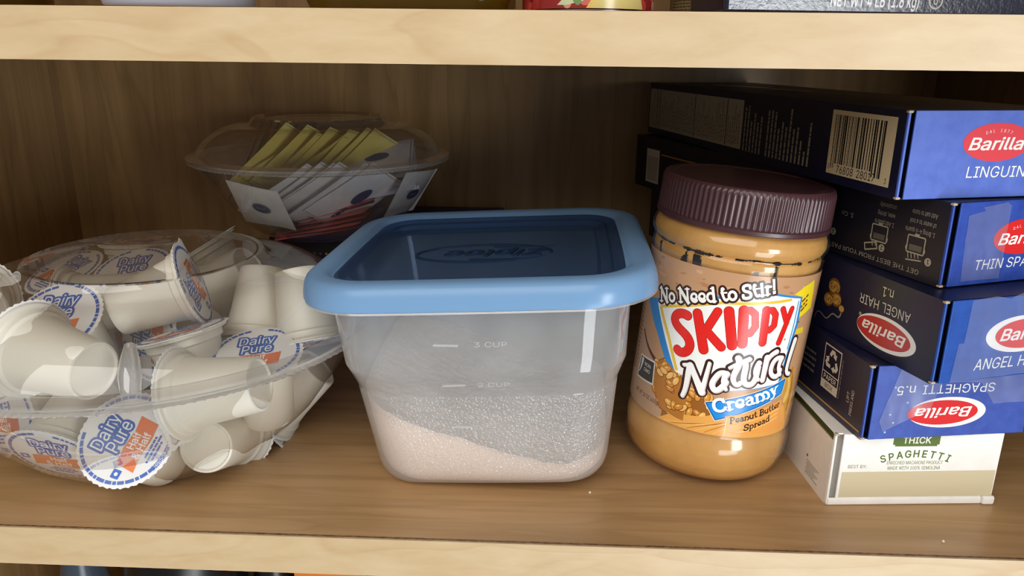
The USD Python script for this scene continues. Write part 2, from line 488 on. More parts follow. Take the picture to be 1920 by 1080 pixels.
# spaghetti n.5, upside down
b = carton('upside-down royal blue spaghetti box just above the white box', .1434, .0316, Z1, .155, HB, m_navy, m_end_blue, gap=.0034)
g = [(txt('SPAGHETTI', 4.2, 42.5, 21.2, width=34, center=True), WHITE), (txt('n.5', 4.2, 13.5, 21.2, width=8.5), WHITE)]
g = [(flip(q, 42.5, 23.3) if i == 0 else flip(q, 17.7, 23.3), c) for i, (q, c) in enumerate(g)]
lg = [(flip(q, 39, 12), c) for q, c in logo(39, 12, 18.3, 7.4, 1.6, RED, shift=2.2)]
dots = [(Point(u, z).buffer(.5), lin(170, 190, 225)) for u, z in ((19.3, 17.5), (12.5, 25), (12, 12), (14, 8), (10.8, 3.5))]
decal(b, 'end_print', g + lg + dots, end(FY), m_gloss_print)
P = []
fr = [(sbox(-37.3, 9.6, -22.2, 31.9), SW), (sbox(-36.6, 18.4, -22.9, 31.2), lin(15, 18, 44)), (sbox(-36.6, 14.0, -22.9, 17.8), lin(15, 18, 44)), (txt('PAPER', 2.4, -29.8, 14.7, bold=True, center=True, width=11), SW), (txt('BOX', 2.2, -29.8, 10.7, center=True, width=7, bold=True), lin(120, 115, 105))]
for k in range(3):
    t = math.radians(90 + 120*k)
    ar = affinity.rotate(union_all([poly([(-3.0, 3.0), (-1.2, 6.1), (1.6, 6.1), (2.6, 4.3), (3.6, 4.9), (3.3, 1.6), (.3, 3.0), (1.2, 3.6), (.3, 4.4), (-1.3, 2.2)])]), 120*k, origin=(0, 0))
    fr.append((affinity.translate(affinity.scale(ar, .98, .92, origin=(0, 0)), -29.7, 24.7), SW))
fr += [(affinity.rotate(txt(t, h, center=True, width=w_), 90, origin=(0, 0)), SW) for t, h, w_ in ()]
fr += [(affinity.translate(affinity.rotate(txt(t, 2.0, width=w_), 90, origin=(0, 0)), u, zz), SW) for t, w_, u, zz in (('PRESS AND', 12, -8.6, 7), ('LIFT', 5, -12.0, 12))]
fr += [(sbox(-272, 2.6, -1, 3.5), GOLD)]
fr += [(dashes(-62 + 2*k, -44, 22 - 3.1*k, 1.3, 50 + k), lin(110, 106, 98)) for k in range(4)]
fr += [(affinity.translate(affinity.rotate(dashes(0, 19, 0, .8, 60), 90, origin=(0, 0)), -20.3, 10), lin(110, 106, 98))]
decal(b, 'side_print', fr, side, m_gloss_print)
tape(b, [(14, 35), (36, 34), (47, 33.5), (75, 33), (76, 16), (60, 15.5), (52, 26), (34, 27), (30, 14), (9.5, 4), (7, 9)], FY)

# angel hair
b = carton('angel hair pasta box with a worn tape over its end, third from the shelf', .1590, .0123, Z2, .2964, HB, m_navy, m_end_blue3, gap=.0036)
decal(b, 'end_print', logo(40.5, 18.8, 17.8, 8.0, 2.6, RED, shift=2) + [(txt('ANGEL HAIR', 4.8, 19.5, 4.4, width=37, skew=8), WHITE)], end(FY), m_gloss_print)
sg = [(flip(q, -28, 11.2), c) for q, c in logo(-28, 11.2, 18.2, 7.6, 1.6, lin(186, 40, 40), shift=1.5)]
sg += [(flip(txt('ANGEL HAIR', 4.3, -31, 20.4, center=True, width=31), -31, 22.5), SW), (flip(txt('n.1', 4.3, -30, 27.2, center=True, width=6.5), -30, 29.3), SW), (Point(-44.8, 15.2).buffer(.9), lin(150, 140, 120))]
r2 = np.random.default_rng(3)
for cx, cz, rr in ((-64.5, 22, 4.2), (-62, 16.5, 3.6), (-67.5, 15, 3.4), (-57.6, 13.2, 1.9)):
    sg.append((Point(cx, cz).buffer(rr), lin(120, 78, 30)))
    for k in range(4):
        q = rr*(.85 - .2*k)
        sg.append((ell(cx, cz, q, q*.7, 30*k).boundary.buffer(.22), lin(196, 150, 72)))
sg += [(brush([(-76, 3), (-71, 6.5), (-67, 5.5), (-63, 9), (-60, 8.6), (-57.5, 11)], .3, .9), lin(130, 128, 120)), (sbox(-200, 31.5, -74, 32.3), GOLD)]
decal(b, 'side_print', sg, side, m_gloss_print)
tape(b, [(12.5, 35), (24, 36), (31, 34.6), (38, 37.2), (44, 35.2), (74, 34), (74, 2), (50, 1.2), (8, .3), (9.5, 17), (12, 17)], FY)

# thin spaghetti
b = carton('thin spaghetti box with tape across its blue end, second from the top', .1642, .0292, Z3, .3586, HB, m_navy2, m_end_blue, gap=.0040)
decal(b, 'end_print', logo(40.5, 19.4, 16, 7.6, 0, RED, dal=True) + [(txt('THIN SPAGHETTI', 4.3, 17, 6.4, width=53, skew=6), WHITE)], end(FY), m_gloss_print)
st = []
TT = lin(168, 160, 140)
for s0, z0, ts in ((21.5, 19.4, ('1. Bring 4-6 quarts', 'of water to a boil', 'Add salt to taste')), (40.5, 19.0, ('2. Add pasta to', 'water, stirring', 'occasionally')), (61, 18.6, ('3. Co',))):
    for k, t in enumerate(ts):
        w_ = {0: 15.5, 1: 13.8, 2: 13.2}[k]*(1 if s0 < 30 else .72 if s0 < 50 else .5)
        st.append((affinity.rotate(txt(t, 2.0, 0, 0, width=w_), 180, origin=(0, 0)), TT))
        st[-1] = (affinity.translate(st[-1][0], -s0 + 16 + (0 if s0 < 30 else -3.0 if s0 < 50 else -7), z0 + 2.2 + 3.9*k), TT)
g = affinity.rotate(txt('GET THE BEST FROM YOUR PASTA', 2.1, 0, 0, width=58), 180, origin=(0, 0))
st.append((affinity.translate(g, -10.5, 4.6), TT))
for cs, cz in ((14.2, 13.2), (35, 13.6)):         # pot pictograms
    body = sbox(-cs - 4, cz - 1.5, -cs + 4, cz + 4.6).buffer(.6)
    st += [(body.boundary.buffer(.32), TT), (sbox(-cs - 1.2, cz + 5, -cs + 1.2, cz + 6.3), TT), (sbox(-cs - 3.4, cz - 1.2, -cs + 3.4, cz + 1.4), lin(90, 86, 78)), (sbox(-cs - 5.3, cz - 1.2, -cs - 4.4, cz + .4), TT), (sbox(-cs + 4.4, cz - 1.2, -cs + 5.3, cz + .4), TT)]
    st += [(stroke([(-cs - 3.6 + k*1.8, cz - 2.4), (-cs - 3 + k*1.8, cz - 4.6 + .3*k)], .5), TT) for k in range(4 if cs < 20 else 2)]
st += [(stroke([(-42.5, 7.6), (-35.5, 9.6)], 3.0, 'flat').boundary.buffer(.35), TT), (stroke([(-18.2, 7.6), (-10.4, 8.6)], .6), TT)]
for s_, z_, t in ((6.7, 9.1, '1'), (32.5, 9.0, '2'), (63.8, 9.9, '3')):
    st += [(Point(-s_, z_).buffer(1.75), TT), (flip(txt(t, 1.8, -s_, z_ - .9, center=True, bold=True), -s_, z_), lin(24, 23, 34))]
decal(b, 'code_panel', [(sbox(-256, 4.5, -238, 27.5), SW), (sbox(-254.5, 6, -239.5, 22.5), lin(176, 168, 150))], side, m_paper_print, 'blank pale panel near the far end')
decal(b, 'gold_line', [(sbox(-236, 24.6, -166, 25.6), GOLD)], side, m_gloss_print, 'thin gold line')
st += [(dashes(-120 + 6*k, -70, 30 - 1.9*k, .9, 80 + k), lin(70, 67, 62)) for k in range(4)]
st += [(dashes(-167, -150, 21.5, 1.4, 90), lin(120, 116, 104))]
decal(b, 'side_print', st, side, m_gloss_print)
tape(b, [(8.2, 30), (17, 31.5), (15.5, 33), (28, 34.6), (30.2, 33), (31, 2), (10, 2.2)], FY)

# linguine, on top
b = carton('linguine box with a barcode on its side, on top of the pasta stack', .1424, .0319, Z4, .2405, HB, m_navy, m_end_blue2, gap=.0032)
decal(b, 'end_print', logo(42.5, 22.6, 16, 7.7, 0, RED2, dal=True) + [(txt('LINGUINE', 4.5, 46.5, 8.4, center=True, width=32, skew=4), WHITE)], end(FY), m_gloss_print)
ls = [(sbox(-270.5, 4.4, -131.4, 31.2), lin(172, 160, 138))]
ls += [(sbox(-s_ - .4, 4.8, -s_ + .4, 30.6), lin(40, 34, 30)) for s_ in (150.5, 194.3, 252, 257)]
K = np.random.default_rng(11)
for k in range(52):
    u = -268 + k*2.6
    if min(abs(-u - q) for q in (150.5, 194.3, 252, 257)) > 1.4:
        ls.append((dashes(6 + K.uniform(0, 1), K.uniform(18, 29.5), u, .75, 200 + k, .7, True), lin(96, 86, 74)))
decal(b, 'nutrition_panel', ls, side, m_paper_print, 'pale grey panel of fine print')
ls = []
for k in range(19):
    u = -129 + k*3.55
    if k not in (6,):
        ls.append((dashes(4.2, K.uniform(19, 30) if k < 16 else K.uniform(10, 27), u, 1.5, 300 + k, .45, True), lin(150, 141, 122)))
decal(b, 'ingredients_text', ls, side, m_paper_print, 'columns of pale fine print')
ls = []
ls += [(sbox(-48.4, 4.0, -4.6, 32.2), lin(214, 194, 156))]
u, q = -45.6, 0
pat = K.integers(1, 5, 60)
for k in range(58):
    wd = .33*pat[k]
    if k % 2 == 0 and u + wd < -9:
        ls.append((sbox(u, 8.8 if 4 < k < 48 else 6.6, u + wd*.8, 30.2), BLACK))
    u += wd*.86
ls += [(txt('76808', 3.3, -40.8, 4.9, width=12.2), BLACK), (txt('28017', 3.3, -26.0, 4.9, width=12.2), BLACK), (txt('0', 2.2, -47.5, 6.0, squeeze=.8), BLACK), (txt('3', 2.2, -7.6, 5.2, squeeze=.8), BLACK)]
decal(b, 'barcode', ls, side, m_paper_print, 'cream barcode panel')
tp = [(poly([(-225, 25), (-180, 40), (-190, 48), (-235, 34)]), lin(150, 80, 30)), (poly([(-170, 34), (-140, 46), (-146, 52), (-176, 42)]), lin(160, 86, 34))]
decal(b, 'top_print', tp, lambda u, v, off: np.stack([v*.001, -u*.001, HB - .0004 + off*.001 + 0*u], 1), m_gloss_print)

# ---------------------------------------------------------------- peanut butter jar, leaning a little against the boxes
jax = unit([.0802, -.0091, 1])
ju = unit(np.cross([0, 1, 0], jax))
jv = np.cross(jax, ju)
JR, JLOC = A([ju, jv, jax]), (.0862, .0848, .0027)
m_jar = clear('jar_plastic', (.98, .97, .95), .03, (.8, .75, .65), 1.46, .11)
m_pb = mottled('peanut_butter', lin(196, 142, 72), lin(214, 162, 88), (60, 60, 60), rough=.55, subsurface_weight=.15, subsurface_scale=.004, subsurface_radius=(1, .6, .3))
m_cap = plain('plum_plastic', lin(70, 42, 47), .32, .6)
PROF = [(.012, .0), (.0315, .0), (.0355, .0014), (.0385, .0045), (.0402, .009), (.0409, .015), (.0409, .019), (.0403, .0225), (.0395, .0248), (.0393, .0265), (.0396, .029), (.0396, .1055),
        (.0399, .1066), (.0399, .1096), (.0390, .1105), (.0389, .1113), (.0400, .1126), (.0409, .1148), (.0409, .1175), (.0400, .1202), (.0380, .1222), (.0372, .1235)]
jar = thing('peanut_butter_jar', 'peanut butter jar with a ribbed plum cap, between the lidded tub and the boxes', 'jar', JR, JLOC)
part(jar, 'jar_body', lathe(PROF, 128, True), m_jar, 'clear plastic jar wall', smooth=50)
# ribbed cap
n, rings = 384, []
th = np.linspace(0, 2*np.pi, n, endpoint=False)
rib = np.clip(1.6*np.cos(th*96) + .3, -1, 1)
for r, z, k in ((.0372, .1226, 0), (.0397, .1226, 0), (.0400, .1230, 0), (.0400, .1246, 0), (.0394, .1252, .2), (.0394, .1256, 1), (.0391, .1385, 1), (.0390, .1398, .6), (.0387, .1412, 0), (.0378, .1420, 0), (.0340, .1421, 0), (.0335, .1416, 0), (.012, .1416, 0)):
    q = r + k*.00042*rib
    rings.append(np.stack([q*np.cos(th), q*np.sin(th), np.full(n, z)], 1))
part(jar, 'cap', loft(rings, False, True), m_cap, 'ribbed plum screw cap', smooth=28)
JLR = 39.9


def wrap(s, z, off):
    return np.stack([(JLR + off)*np.sin(s/JLR), -(JLR + off)*np.cos(s/JLR), z], 1)*.001


LB = {
      'S':[[-26.7, 81.5], [-29.6, 81.7], [-32.0, 80.5], [-33.0, 78.0], [-31.3, 75.5], [-27.8, 73.4], [-24.7, 71.1], [-23.3, 67.9], [-24.5, 64.7], [-27.1, 63.5], [-29.0, 64.2]],
      'K1':[[-22.3, 83.9], [-19.6, 76.2], [-16.8, 67.8]],
      'K2':[[-13.6, 86.9], [-17.4, 76.8]],
      'K3':[[-17.5, 77.4], [-9.4, 70.7]],
      'I':[[-8.9, 88.0], [-4.9, 72.3]],
      'P1':[[-2.7, 89.4], [-0.6, 73.7]],
      'P1b':[[-2.7, 89.1], [0.2, 89.7], [2.5, 88.1], [3.6, 82.2], [1.9, 78.9], [-0.9, 78.1]],
      'P2':[[7.2, 90.3], [8.5, 74.9]],
      'P2b':[[7.2, 90.2], [10.3, 90.3], [12.2, 88.2], [12.5, 83.1], [10.6, 80.9], [8.1, 80.4]],
      'Y1':[[20.7, 90.6], [19.0, 83.5], [16.9, 74.7]],
      'Y2':[[15.5, 90.8], [19.3, 83.8]],
      'NA':[[[-21.5, 58.9], [-21.9, 53.0], [-22.1, 46.9], [-22.9, 43.2]], [[-24.7, 58.2], [-21.3, 59.1]], [[-21.0, 58.4], [-17.8, 53.0], [-14.4, 47.5]], [[-14.4, 47.5], [-13.8, 54.8], [-13.2, 62.2]], [[-4.9, 58.6], [-7.8, 58.4], [-9.7, 55.4], [-10.3, 51.6], [-8.8, 49.8], [-6.6, 51.0], [-4.8, 54.7]], [[-4.9, 58.6], [-5.4, 53.2], [-4.2, 51.1]], [[-1.2, 66.7], [-1.5, 59.8], [-1.3, 55.2], [0.1, 54.0], [1.7, 55.0]], [[-4.2, 61.7], [-0.8, 64.1], [3.9, 66.8]], [[2.2, 64.7], [2.7, 58.9], [4.3, 54.7], [6.5, 54.4], [8.5, 57.8], [8.8, 63.1]], [[8.8, 65.1], [8.6, 58.5], [9.8, 57.0]], [[12.3, 67.7], [12.2, 61.7], [12.1, 56.6]], [[12.4, 63.1], [13.8, 68.3], [16.9, 70.4]], [[20.4, 67.1], [17.0, 66.4], [15.6, 62.9], [16.3, 59.5], [18.7, 58.0], [21.2, 61.0]], [[20.9, 67.0], [20.3, 61.1], [21.9, 58.6]], [[27.7, 74.9], [26.8, 70.2], [25.9, 63.7], [26.3, 59.2], [28.8, 57.9]]],
      'blue':[[-55.1, 81.4], [-43.7, 84.4], [-12.9, 94.3], [9.2, 98.3], [26.3, 95.8], [27.2, 82.5], [24.9, 69.8], [23.6, 54.0], [-5.5, 49.9], [-29.4, 54.1], [-32.9, 54.5], [-41.5, 66.7]],
      'white':[[-45.5, 81.9], [-12.8, 93.2], [9.5, 97.2], [25.2, 95.1], [25.6, 82.7], [23.8, 70.6], [21.7, 54.3], [-5.5, 49.9], [-28.5, 53.4]],
      'yel1':[[-42.8, 80.9], [-34.8, 68.6], [-27.6, 54.1]],
      'yel2':[[-42.8, 80.9], [-12.4, 91.3], [19.5, 95.1]],
      'blue2':[[24.2, 94.1], [24.2, 82.9], [23.3, 70.7]],
      'toptext':[[-43.7, 84.4], [10.0, 97.5]],
      'burst':[[20.5, 97.3], [26.2, 100.5], [34.3, 102.8], [36.0, 97.1], [37.2, 89.1], [25.8, 85.3], [25.4, 91.1], [25.8, 95.8]],
      'strip':[[25.0, 80.2], [32.8, 80.5], [33.7, 77.4], [25.5, 77.7]],
      'knife':[[-54.2, 64.7], [-48.0, 58.6], [-41.2, 54.5]],
      'gmo':[[-53.6, 52.5], [-40.5, 53.4], [-39.6, 41.4], [-55.0, 40.1]],
      'pnut':[[-40.6, 45.0], [-40.2, 52.1], [-34.8, 56.4], [-27.2, 51.9], [-21.0, 47.2], [-20.1, 42.1], [-13.1, 44.8], [-7.6, 37.3], [-3.3, 36.7], [-2.1, 30.0], [-23.7, 31.8], [-32.9, 33.6]],
      'tan':[[-53.8, 64.6], [-40.8, 54.7], [-39.9, 41.8], [-33.7, 33.3], [-54.6, 33.4], [-63.0, 42.0]],
      'lineA':[[-41.1, 53.9], [-39.4, 42.0], [-32.9, 33.6]],
      'creamy':[[-11.5, 42.7], [26.5, 55.5], [25.7, 48.5], [-6.1, 35.2]],
      'creamt':[[-5.6, 39.7], [22.2, 49.5]],
      'obox':[[-2.1, 37.5], [27.3, 45.1], [32.4, 29.0], [18.2, 29.3], [-0.2, 29.2]],
      'pbt':[[0.6, 33.6], [27.3, 40.2]],
      'sprt':[[8.3, 31.9], [20.4, 35.3]],
      'gold':[[-24.7, 29.3], [-10.1, 41.5], [-5.4, 34.9], [-2.1, 37.5], [-0.2, 29.2], [-14.2, 28.7]],
      'gold2':[[26.5, 47.3], [29.3, 54.9], [36.4, 31.2], [32.1, 29.8]],
}
TAN, TANL = lin(190, 146, 108), lin(206, 166, 130)
lab = []
half = 76.0
edge = poly([(-half, 27), (half, 27), (half, 105.5), (-half, 105.5)])
lab.append((edge, TAN))
K = np.random.default_rng(5)
for k in range(70):      # swirls of spread printed across the ground
    u, v = K.uniform(-72, 50), K.uniform(84, 104)
    lab.append((ell(u, v, K.uniform(.8, 3.2), K.uniform(.3, .9), K.uniform(-25, 25)), [lin(206, 160, 124), lin(176, 124, 88), lin(190, 142, 106)][k % 3]))
lab.append((poly([(-half, 27), (-30, 27), (-34, 50), (-48, 62), (-half, 60)]), lin(186, 150, 120)))
lab.append((brush(LB['knife'], 1.2, 2.0), lin(96, 46, 30)))
lab.append((poly(LB['pnut']).buffer(1.5).union(sbox(-32, 27.2, 2, 40)), lin(150, 92, 34)))
pn = poly(LB['pnut']).buffer(1.2).union(sbox(-30, 30, -8, 46))
PT = [lin(226, 164, 78), lin(212, 144, 58), lin(236, 182, 100), lin(200, 130, 50)]
for k in range(260):
    u, v = K.uniform(-48, 4), K.uniform(28, 64)
    if pn.contains(Point(u, v)):
        a = K.uniform(0, 180)
        lab += [(ell(u, v, 2.5, 1.55, a), lin(118, 66, 22)), (ell(u, v + .1, 2.25, 1.3, a), PT[k % 4]), (ell(u - .3, v + .45, .9, .35, a), lin(236, 196, 128))]
lab.append((poly([(-34, 27.1), (-26, 33), (-12, 35.5), (-4, 39), (6, 33), (36, 44), (40, 60), (36, 27.1)]), lin(230, 164, 80)))
for k in range(7):
    lab.append((brush([(-30 + 4*k, 27.8), (-20 + 4*k, 30 + .7*k), (-8 + 4.5*k, 32 + 1.2*k)], .3, 1.0), [lin(232, 184, 112), lin(186, 116, 46)][k % 2]))
lab += [(poly([(22, 60), (34, 60), (36, 30), (28, 45), (23, 50)]), lin(206, 150, 64)), (brush([(27, 58), (31, 52), (30, 44)], 1.5, 3), lin(232, 190, 96)), (brush([(31, 60), (34, 50), (34, 38)], 1.2, 2), lin(178, 118, 40))]
lab += [(poly(LB['burst']), lin(240, 214, 40)), (affinity.rotate(dashes(24, 33, 93.5, 1, 5), 35, origin=(28, 93)), lin(110, 70, 20)), (affinity.rotate(dashes(24, 33, 91, 1, 6), 35, origin=(28, 91)), lin(150, 40, 30)), (affinity.rotate(dashes(25, 33, 88.6, 1, 7), 35, origin=(28, 88)), lin(110, 70, 20)), (poly(LB['strip']), lin(224, 196, 52)), (affinity.rotate(dashes(20.5, 28, 82, .9, 8), 12, origin=(22, 82)), lin(90, 60, 20))]
lab += [(poly(LB['blue']), lin(44, 134, 206)), (poly(LB['white']), lin(240, 240, 236))]
lab += [(stroke(LB['yel1'], 1.6, 'flat'), lin(232, 190, 60)), (stroke(LB['yel2'], 1.3, 'flat'), lin(232, 190, 60)), (stroke(LB['blue2'], .7, 'flat'), lin(60, 150, 215))]
nat = [brush(p, a, q) for p, (a, q) in zip(LB['NA'], ((3.0, 2.0), (1.5, 2.2), (2.6, 3.4), (2.4, 1.6), (2.4, 2.8), (2.8, 1.8), (3.0, 2.0), (1.5, 2.2), (2.6, 2.6), (2.6, 2.0), (2.9, 2.4), (1.8, 2.4), (2.2, 2.4), (2.4, 1.8), (2.8, 2.0)))]
nat = union_all(nat)
low = sbox(-60, 27, 60, 60)
lab.append((poly(LB['pnut']).buffer(.8).intersection(sbox(-60, 27, -20.5, 56.5)), lin(176, 114, 46)))
for k in range(60):
    u, v = K.uniform(-47, -21), K.uniform(29, 57)
    if poly(LB['pnut']).contains(Point(u, v)) and v < 58:
        a = K.uniform(0, 180)
        lab += [(ell(u, v, 2.6, 1.6, a), lin(112, 62, 20)), (ell(u, v + .1, 2.3, 1.35, a), PT[k % 4]), (ell(u - .3, v + .45, .9, .35, a), lin(238, 200, 134))]
BRN = lin(58, 30, 24)
rd = lin(222, 36, 30)
skp = union_all([brush(LB['S'], 4.1, 4.1)] + [stroke(LB[q], 4.2) for q in ('K1', 'I', 'P1')] + [stroke(LB['K2'], 3.6), stroke(LB['K3'], 3.7), stroke(LB['P1b'], 3.0), stroke(LB['P2b'], 2.8), stroke(LB['P2'], 3.5), stroke(LB['Y1'], 2.6), stroke(LB['Y2'], 2.5)])
lab += [(skp.buffer(.22), lin(160, 24, 22)), (skp, rd), (Point(20.2, 76).buffer(.45), lin(190, 120, 110))]
# Creamy banner and the words under it
lab += [(poly(LB['creamy']).buffer(.7), lin(232, 224, 200)), (poly(LB['creamy']).buffer(.35), lin(22, 92, 168)), (poly(LB['creamy']).buffer(-.2), lin(26, 136, 216))]
lab += [(nat.buffer(1.1), BRN), (affinity.translate(nat, .35, -.35), lin(206, 186, 176)), (nat.buffer(-.1), lin(242, 240, 238))]

SERIF = {     # thick-and-thin letters on a unit cap height: (advance, [strokes (points, width)])
    'N': (1.02, [([(.16, 0), (.16, 1)], .14), ([(.16, 1), (.82, 0)], .23), ([(.82, 0), (.82, 1)], .14), ([(0, .04), (.32, .04)], .09), ([(0, .96), (.26, .96)], .09), ([(.66, .96), (.98, .96)], .09)]),
    'S': (.78, [([(.64, .72), (.6, .9), (.38, .96), (.16, .86), (.18, .62), (.4, .5), (.6, .38), (.62, .14), (.38, .04), (.12, .1), (.08, .28)], .19), ([(.66, .68), (.66, .96)], .08), ([(.06, .04), (.06, .32)], .08)]),
    'C': (.86, [([(.76, .72), (.66, .9), (.44, .95), (.2, .8), (.12, .5), (.2, .2), (.44, .05), (.68, .1), (.8, .26)], .19), ([(.78, .64), (.78, .96)], .08)]),
    'P': (.82, [([(.2, 0), (.2, 1)], .22), ([(.2, .94), (.5, .94), (.68, .74), (.5, .5), (.2, .48)], .15), ([(.02, .04), (.4, .04)], .09), ([(.02, .96), (.3, .96)], .09)]),
    'B': (.86, [([(.2, 0), (.2, 1)], .22), ([(.2, .94), (.5, .94), (.64, .76), (.5, .55), (.2, .53)], .15), ([(.5, .53), (.72, .3), (.54, .06), (.2, .06)], .17), ([(.02, .04), (.3, .04)], .09), ([(.02, .96), (.3, .96)], .09)]),
    'o': (.68, [([(.34, .05), (.12, .2), (.12, .48), (.34, .63), (.56, .48), (.56, .2), (.34, .05)], .17)]),
    'e': (.64, [([(.14, .34), (.52, .36), (.5, .56), (.32, .63), (.12, .48), (.12, .2), (.32, .05), (.54, .16)], .15)]),
    'd': (.76, [([(.52, .1), (.28, .05), (.12, .2), (.12, .46), (.28, .62), (.52, .56)], .16), ([(.58, .02), (.58, 1)], .18), ([(.42, .96), (.58, .96)], .09), ([(.58, .04), (.72, .04)], .09)]),
    't': (.5, [([(.24, .86), (.24, .16), (.34, .06), (.46, .12)], .17), ([(.06, .6), (.44, .6)], .1)]),
    'i': (.4, [([(.2, .02), (.2, .62)], .18), ([(.04, .04), (.36, .04)], .09), ([(.06, .6), (.2, .6)], .09), ([(.2, .84), (.2, .86)], .2)]),
    'r': (.54, [([(.18, .02), (.18, .62)], .18), ([(.18, .42), (.32, .6), (.48, .56)], .16), ([(.03, .04), (.36, .04)], .09), ([(.04, .6), (.18, .6)], .09)]),
    '!': (.36, [([(.18, .34), (.2, .96)], .17), ([(.17, .08), (.18, .08)], .2)]),
    'a': (.66, [([(.12, .54), (.3, .63), (.48, .5), (.48, .1), (.6, .05)], .17), ([(.46, .36), (.2, .34), (.1, .18), (.24, .05), (.46, .16)], .14)]),
    'm': (1.1, [([(.16, .02), (.16, .62)], .17), ([(.18, .46), (.36, .61), (.52, .5), (.52, .02)], .17), ([(.54, .46), (.74, .61), (.9, .5), (.9, .02)], .17), ([(.02, .04), (.3, .04)], .08), ([(.4, .04), (.66, .04)], .08), ([(.76, .04), (1.04, .04)], .08), ([(.03, .6), (.16, .6)], .08)]),
    'y': (.68, [([(.14, .58), (.36, .08)], .18), ([(.58, .58), (.34, .02), (.2, -.2), (.06, -.2)], .13), ([(.02, .6), (.28, .6)], .08), ([(.46, .6), (.68, .6)], .08)]),
    'n': (.76, [([(.16, .02), (.16, .62)], .17), ([(.18, .46), (.38, .61), (.56, .5), (.56, .02)], .17), ([(.02, .04), (.3, .04)], .08), ([(.44, .04), (.7, .04)], .08), ([(.03, .6), (.16, .6)], .08)]),
    'u': (.76, [([(.16, .62), (.16, .18), (.32, .05), (.54, .16)], .17), ([(.58, .02), (.58, .62)], .17), ([(.03, .6), (.16, .6)], .08), ([(.44, .6), (.58, .6)], .08), ([(.58, .04), (.7, .04)], .08)]),
    'p': (.74, [([(.18, -.26), (.18, .62)], .17), ([(.2, .54), (.42, .63), (.6, .48), (.6, .2), (.42, .05), (.2, .1)], .15), ([(.03, -.24), (.34, -.24)], .08), ([(.03, .6), (.18, .6)], .08)]),
    ' ': (.34, [])}


def serif(s, p0, p1, h, wt=1.0, skew=0):
    """Serif words from the point p0 along to p1, capitals h tall."""
    out, x = [], 0
    for ch in s:
        adv, st = SERIF[ch]
        for pts, w_ in st:
            P = smooth_line(pts, 5) if len(pts) > 3 else pts
            out.append(LineString([(x + a, b_) for a, b_ in P]).buffer(w_*wt/2, quad_segs=4, cap_style='square' if len(pts) == 2 else 'round'))
        x += adv
    g = union_all(out)
    if skew:
        g = affinity.skew(g, xs=skew, origin=(0, 0))
    d = A(p1) - A(p0)
    g = affinity.scale(g, np.hypot(*d)/x, h, origin=(0, 0))
    return affinity.translate(affinity.rotate(g, math.degrees(math.atan2(d[1], d[0])), origin=(0, 0)), *p0)


g = serif('No Need to Stir!', (-43.8, 83.0), (10.5, 98.4), 6.4, 1.15)
lab += [(g.buffer(.95), BRN), (g, lin(244, 242, 236))]
g = serif('Creamy', (-7.6, 38.4), (23.5, 49.0), 6.6, 1.1)
lab += [(affinity.translate(g, .3, -.3), lin(18, 80, 150)), (g, lin(240, 244, 248))]
lab.append((poly(LB['obox']), lin(232, 158, 76)))
lab += [(brush([(1, 29 + 2.2*k), (12, 31.5 + 2.4*k), (26, 36 + 2.2*k)], .3, .8), lin(242, 186, 110)) for k in range(3)]
g = serif('Peanut Butter', (.6, 34.0), (26.5, 41.6), 3.1, 1.05, 8)
g2 = serif('Spread', (8.0, 30.6), (21.5, 35.0), 3.1, 1.05, 8)
lab += [(g.union(g2), lin(52, 30, 16)), (sbox(-1.2, 27.2, -.9, 37), lin(240, 210, 150))]
# square seal and the weight line on the left
gm = poly(LB['gmo'])
lab += [(gm, lin(226, 222, 214)), (gm.buffer(-.8), lin(60, 56, 54)), (txt('NON', 1.8, -48.6, 48.4, width=5.2), lin(230, 228, 220)), (txt('GMO', 1.8, -48.6, 45.6, width=5.2), lin(230, 228, 220)), (brush([(-53, 43.5), (-51.5, 47.5), (-51, 50.5)], .5, 2.2), lin(226, 222, 214))]
lab += [(txt('NET WT 15 OZ (425g)', 2.0, -53.5, 33.2, width=19, bold=True), lin(84, 54, 40))]
lab += [(dashes(-72, -58, 80 - 2.2*k, 1, 400 + k), lin(120, 80, 60)) for k in range(18)]
decal(jar, 'label', lab, wrap, m_gloss_print, 'wrapped printed paper label', max_edge=1.3, off=.0, step=.03)
# the butter inside: a coating on the wall, with bare streaks under the shoulder
pbp = [(r - .0012, z) for r, z in PROF[2:]]
n, rings = 220, []
zz = np.r_[np.linspace(.0012, .026, 26), np.linspace(.03, .102, 20), np.linspace(.104, .1225, 40)]
rr_ = np.interp(zz, [z for r, z in pbp], [r for r, z in pbp])
rings = [circle(r, z, n) for r, z in zip(rr_, zz)]
v, f = loft(rings, True, False)
fc = v[f].mean(1)
thf = np.arctan2(fc[:, 0], -fc[:, 1])
wob = meshkit.fbm(np.stack([thf*3, fc[:, 2]*90, 0*thf], 1), 3, 2)
wob2 = meshkit.fbm(np.stack([thf*9, fc[:, 2]*40, 0*thf + 3], 1), 2, 5)
hole = (abs(fc[:, 2] - .1112 - .0012*(wob - .5)) < .0009*np.clip(wob2*2.6 - .95, 0, 1)) | ((fc[:, 2] > .1035) & (fc[:, 2] < .110) & (wob2 > .735))
pb = thing('peanut_butter', 'peanut butter filling the jar, streaked below its cap', 'peanut butter', JR, JLOC, kind='stuff')
part(pb, 'filling', (v, f[~hole]), m_pb, smooth=60)
part(pb, 'core', lathe([(.0005, .03), (.030, .03), (.033, .06), (.032, .1), (.030, .104), (.0005, .1045)], 48), plain('dark_filling', lin(104, 84, 66), .7), smooth=40)

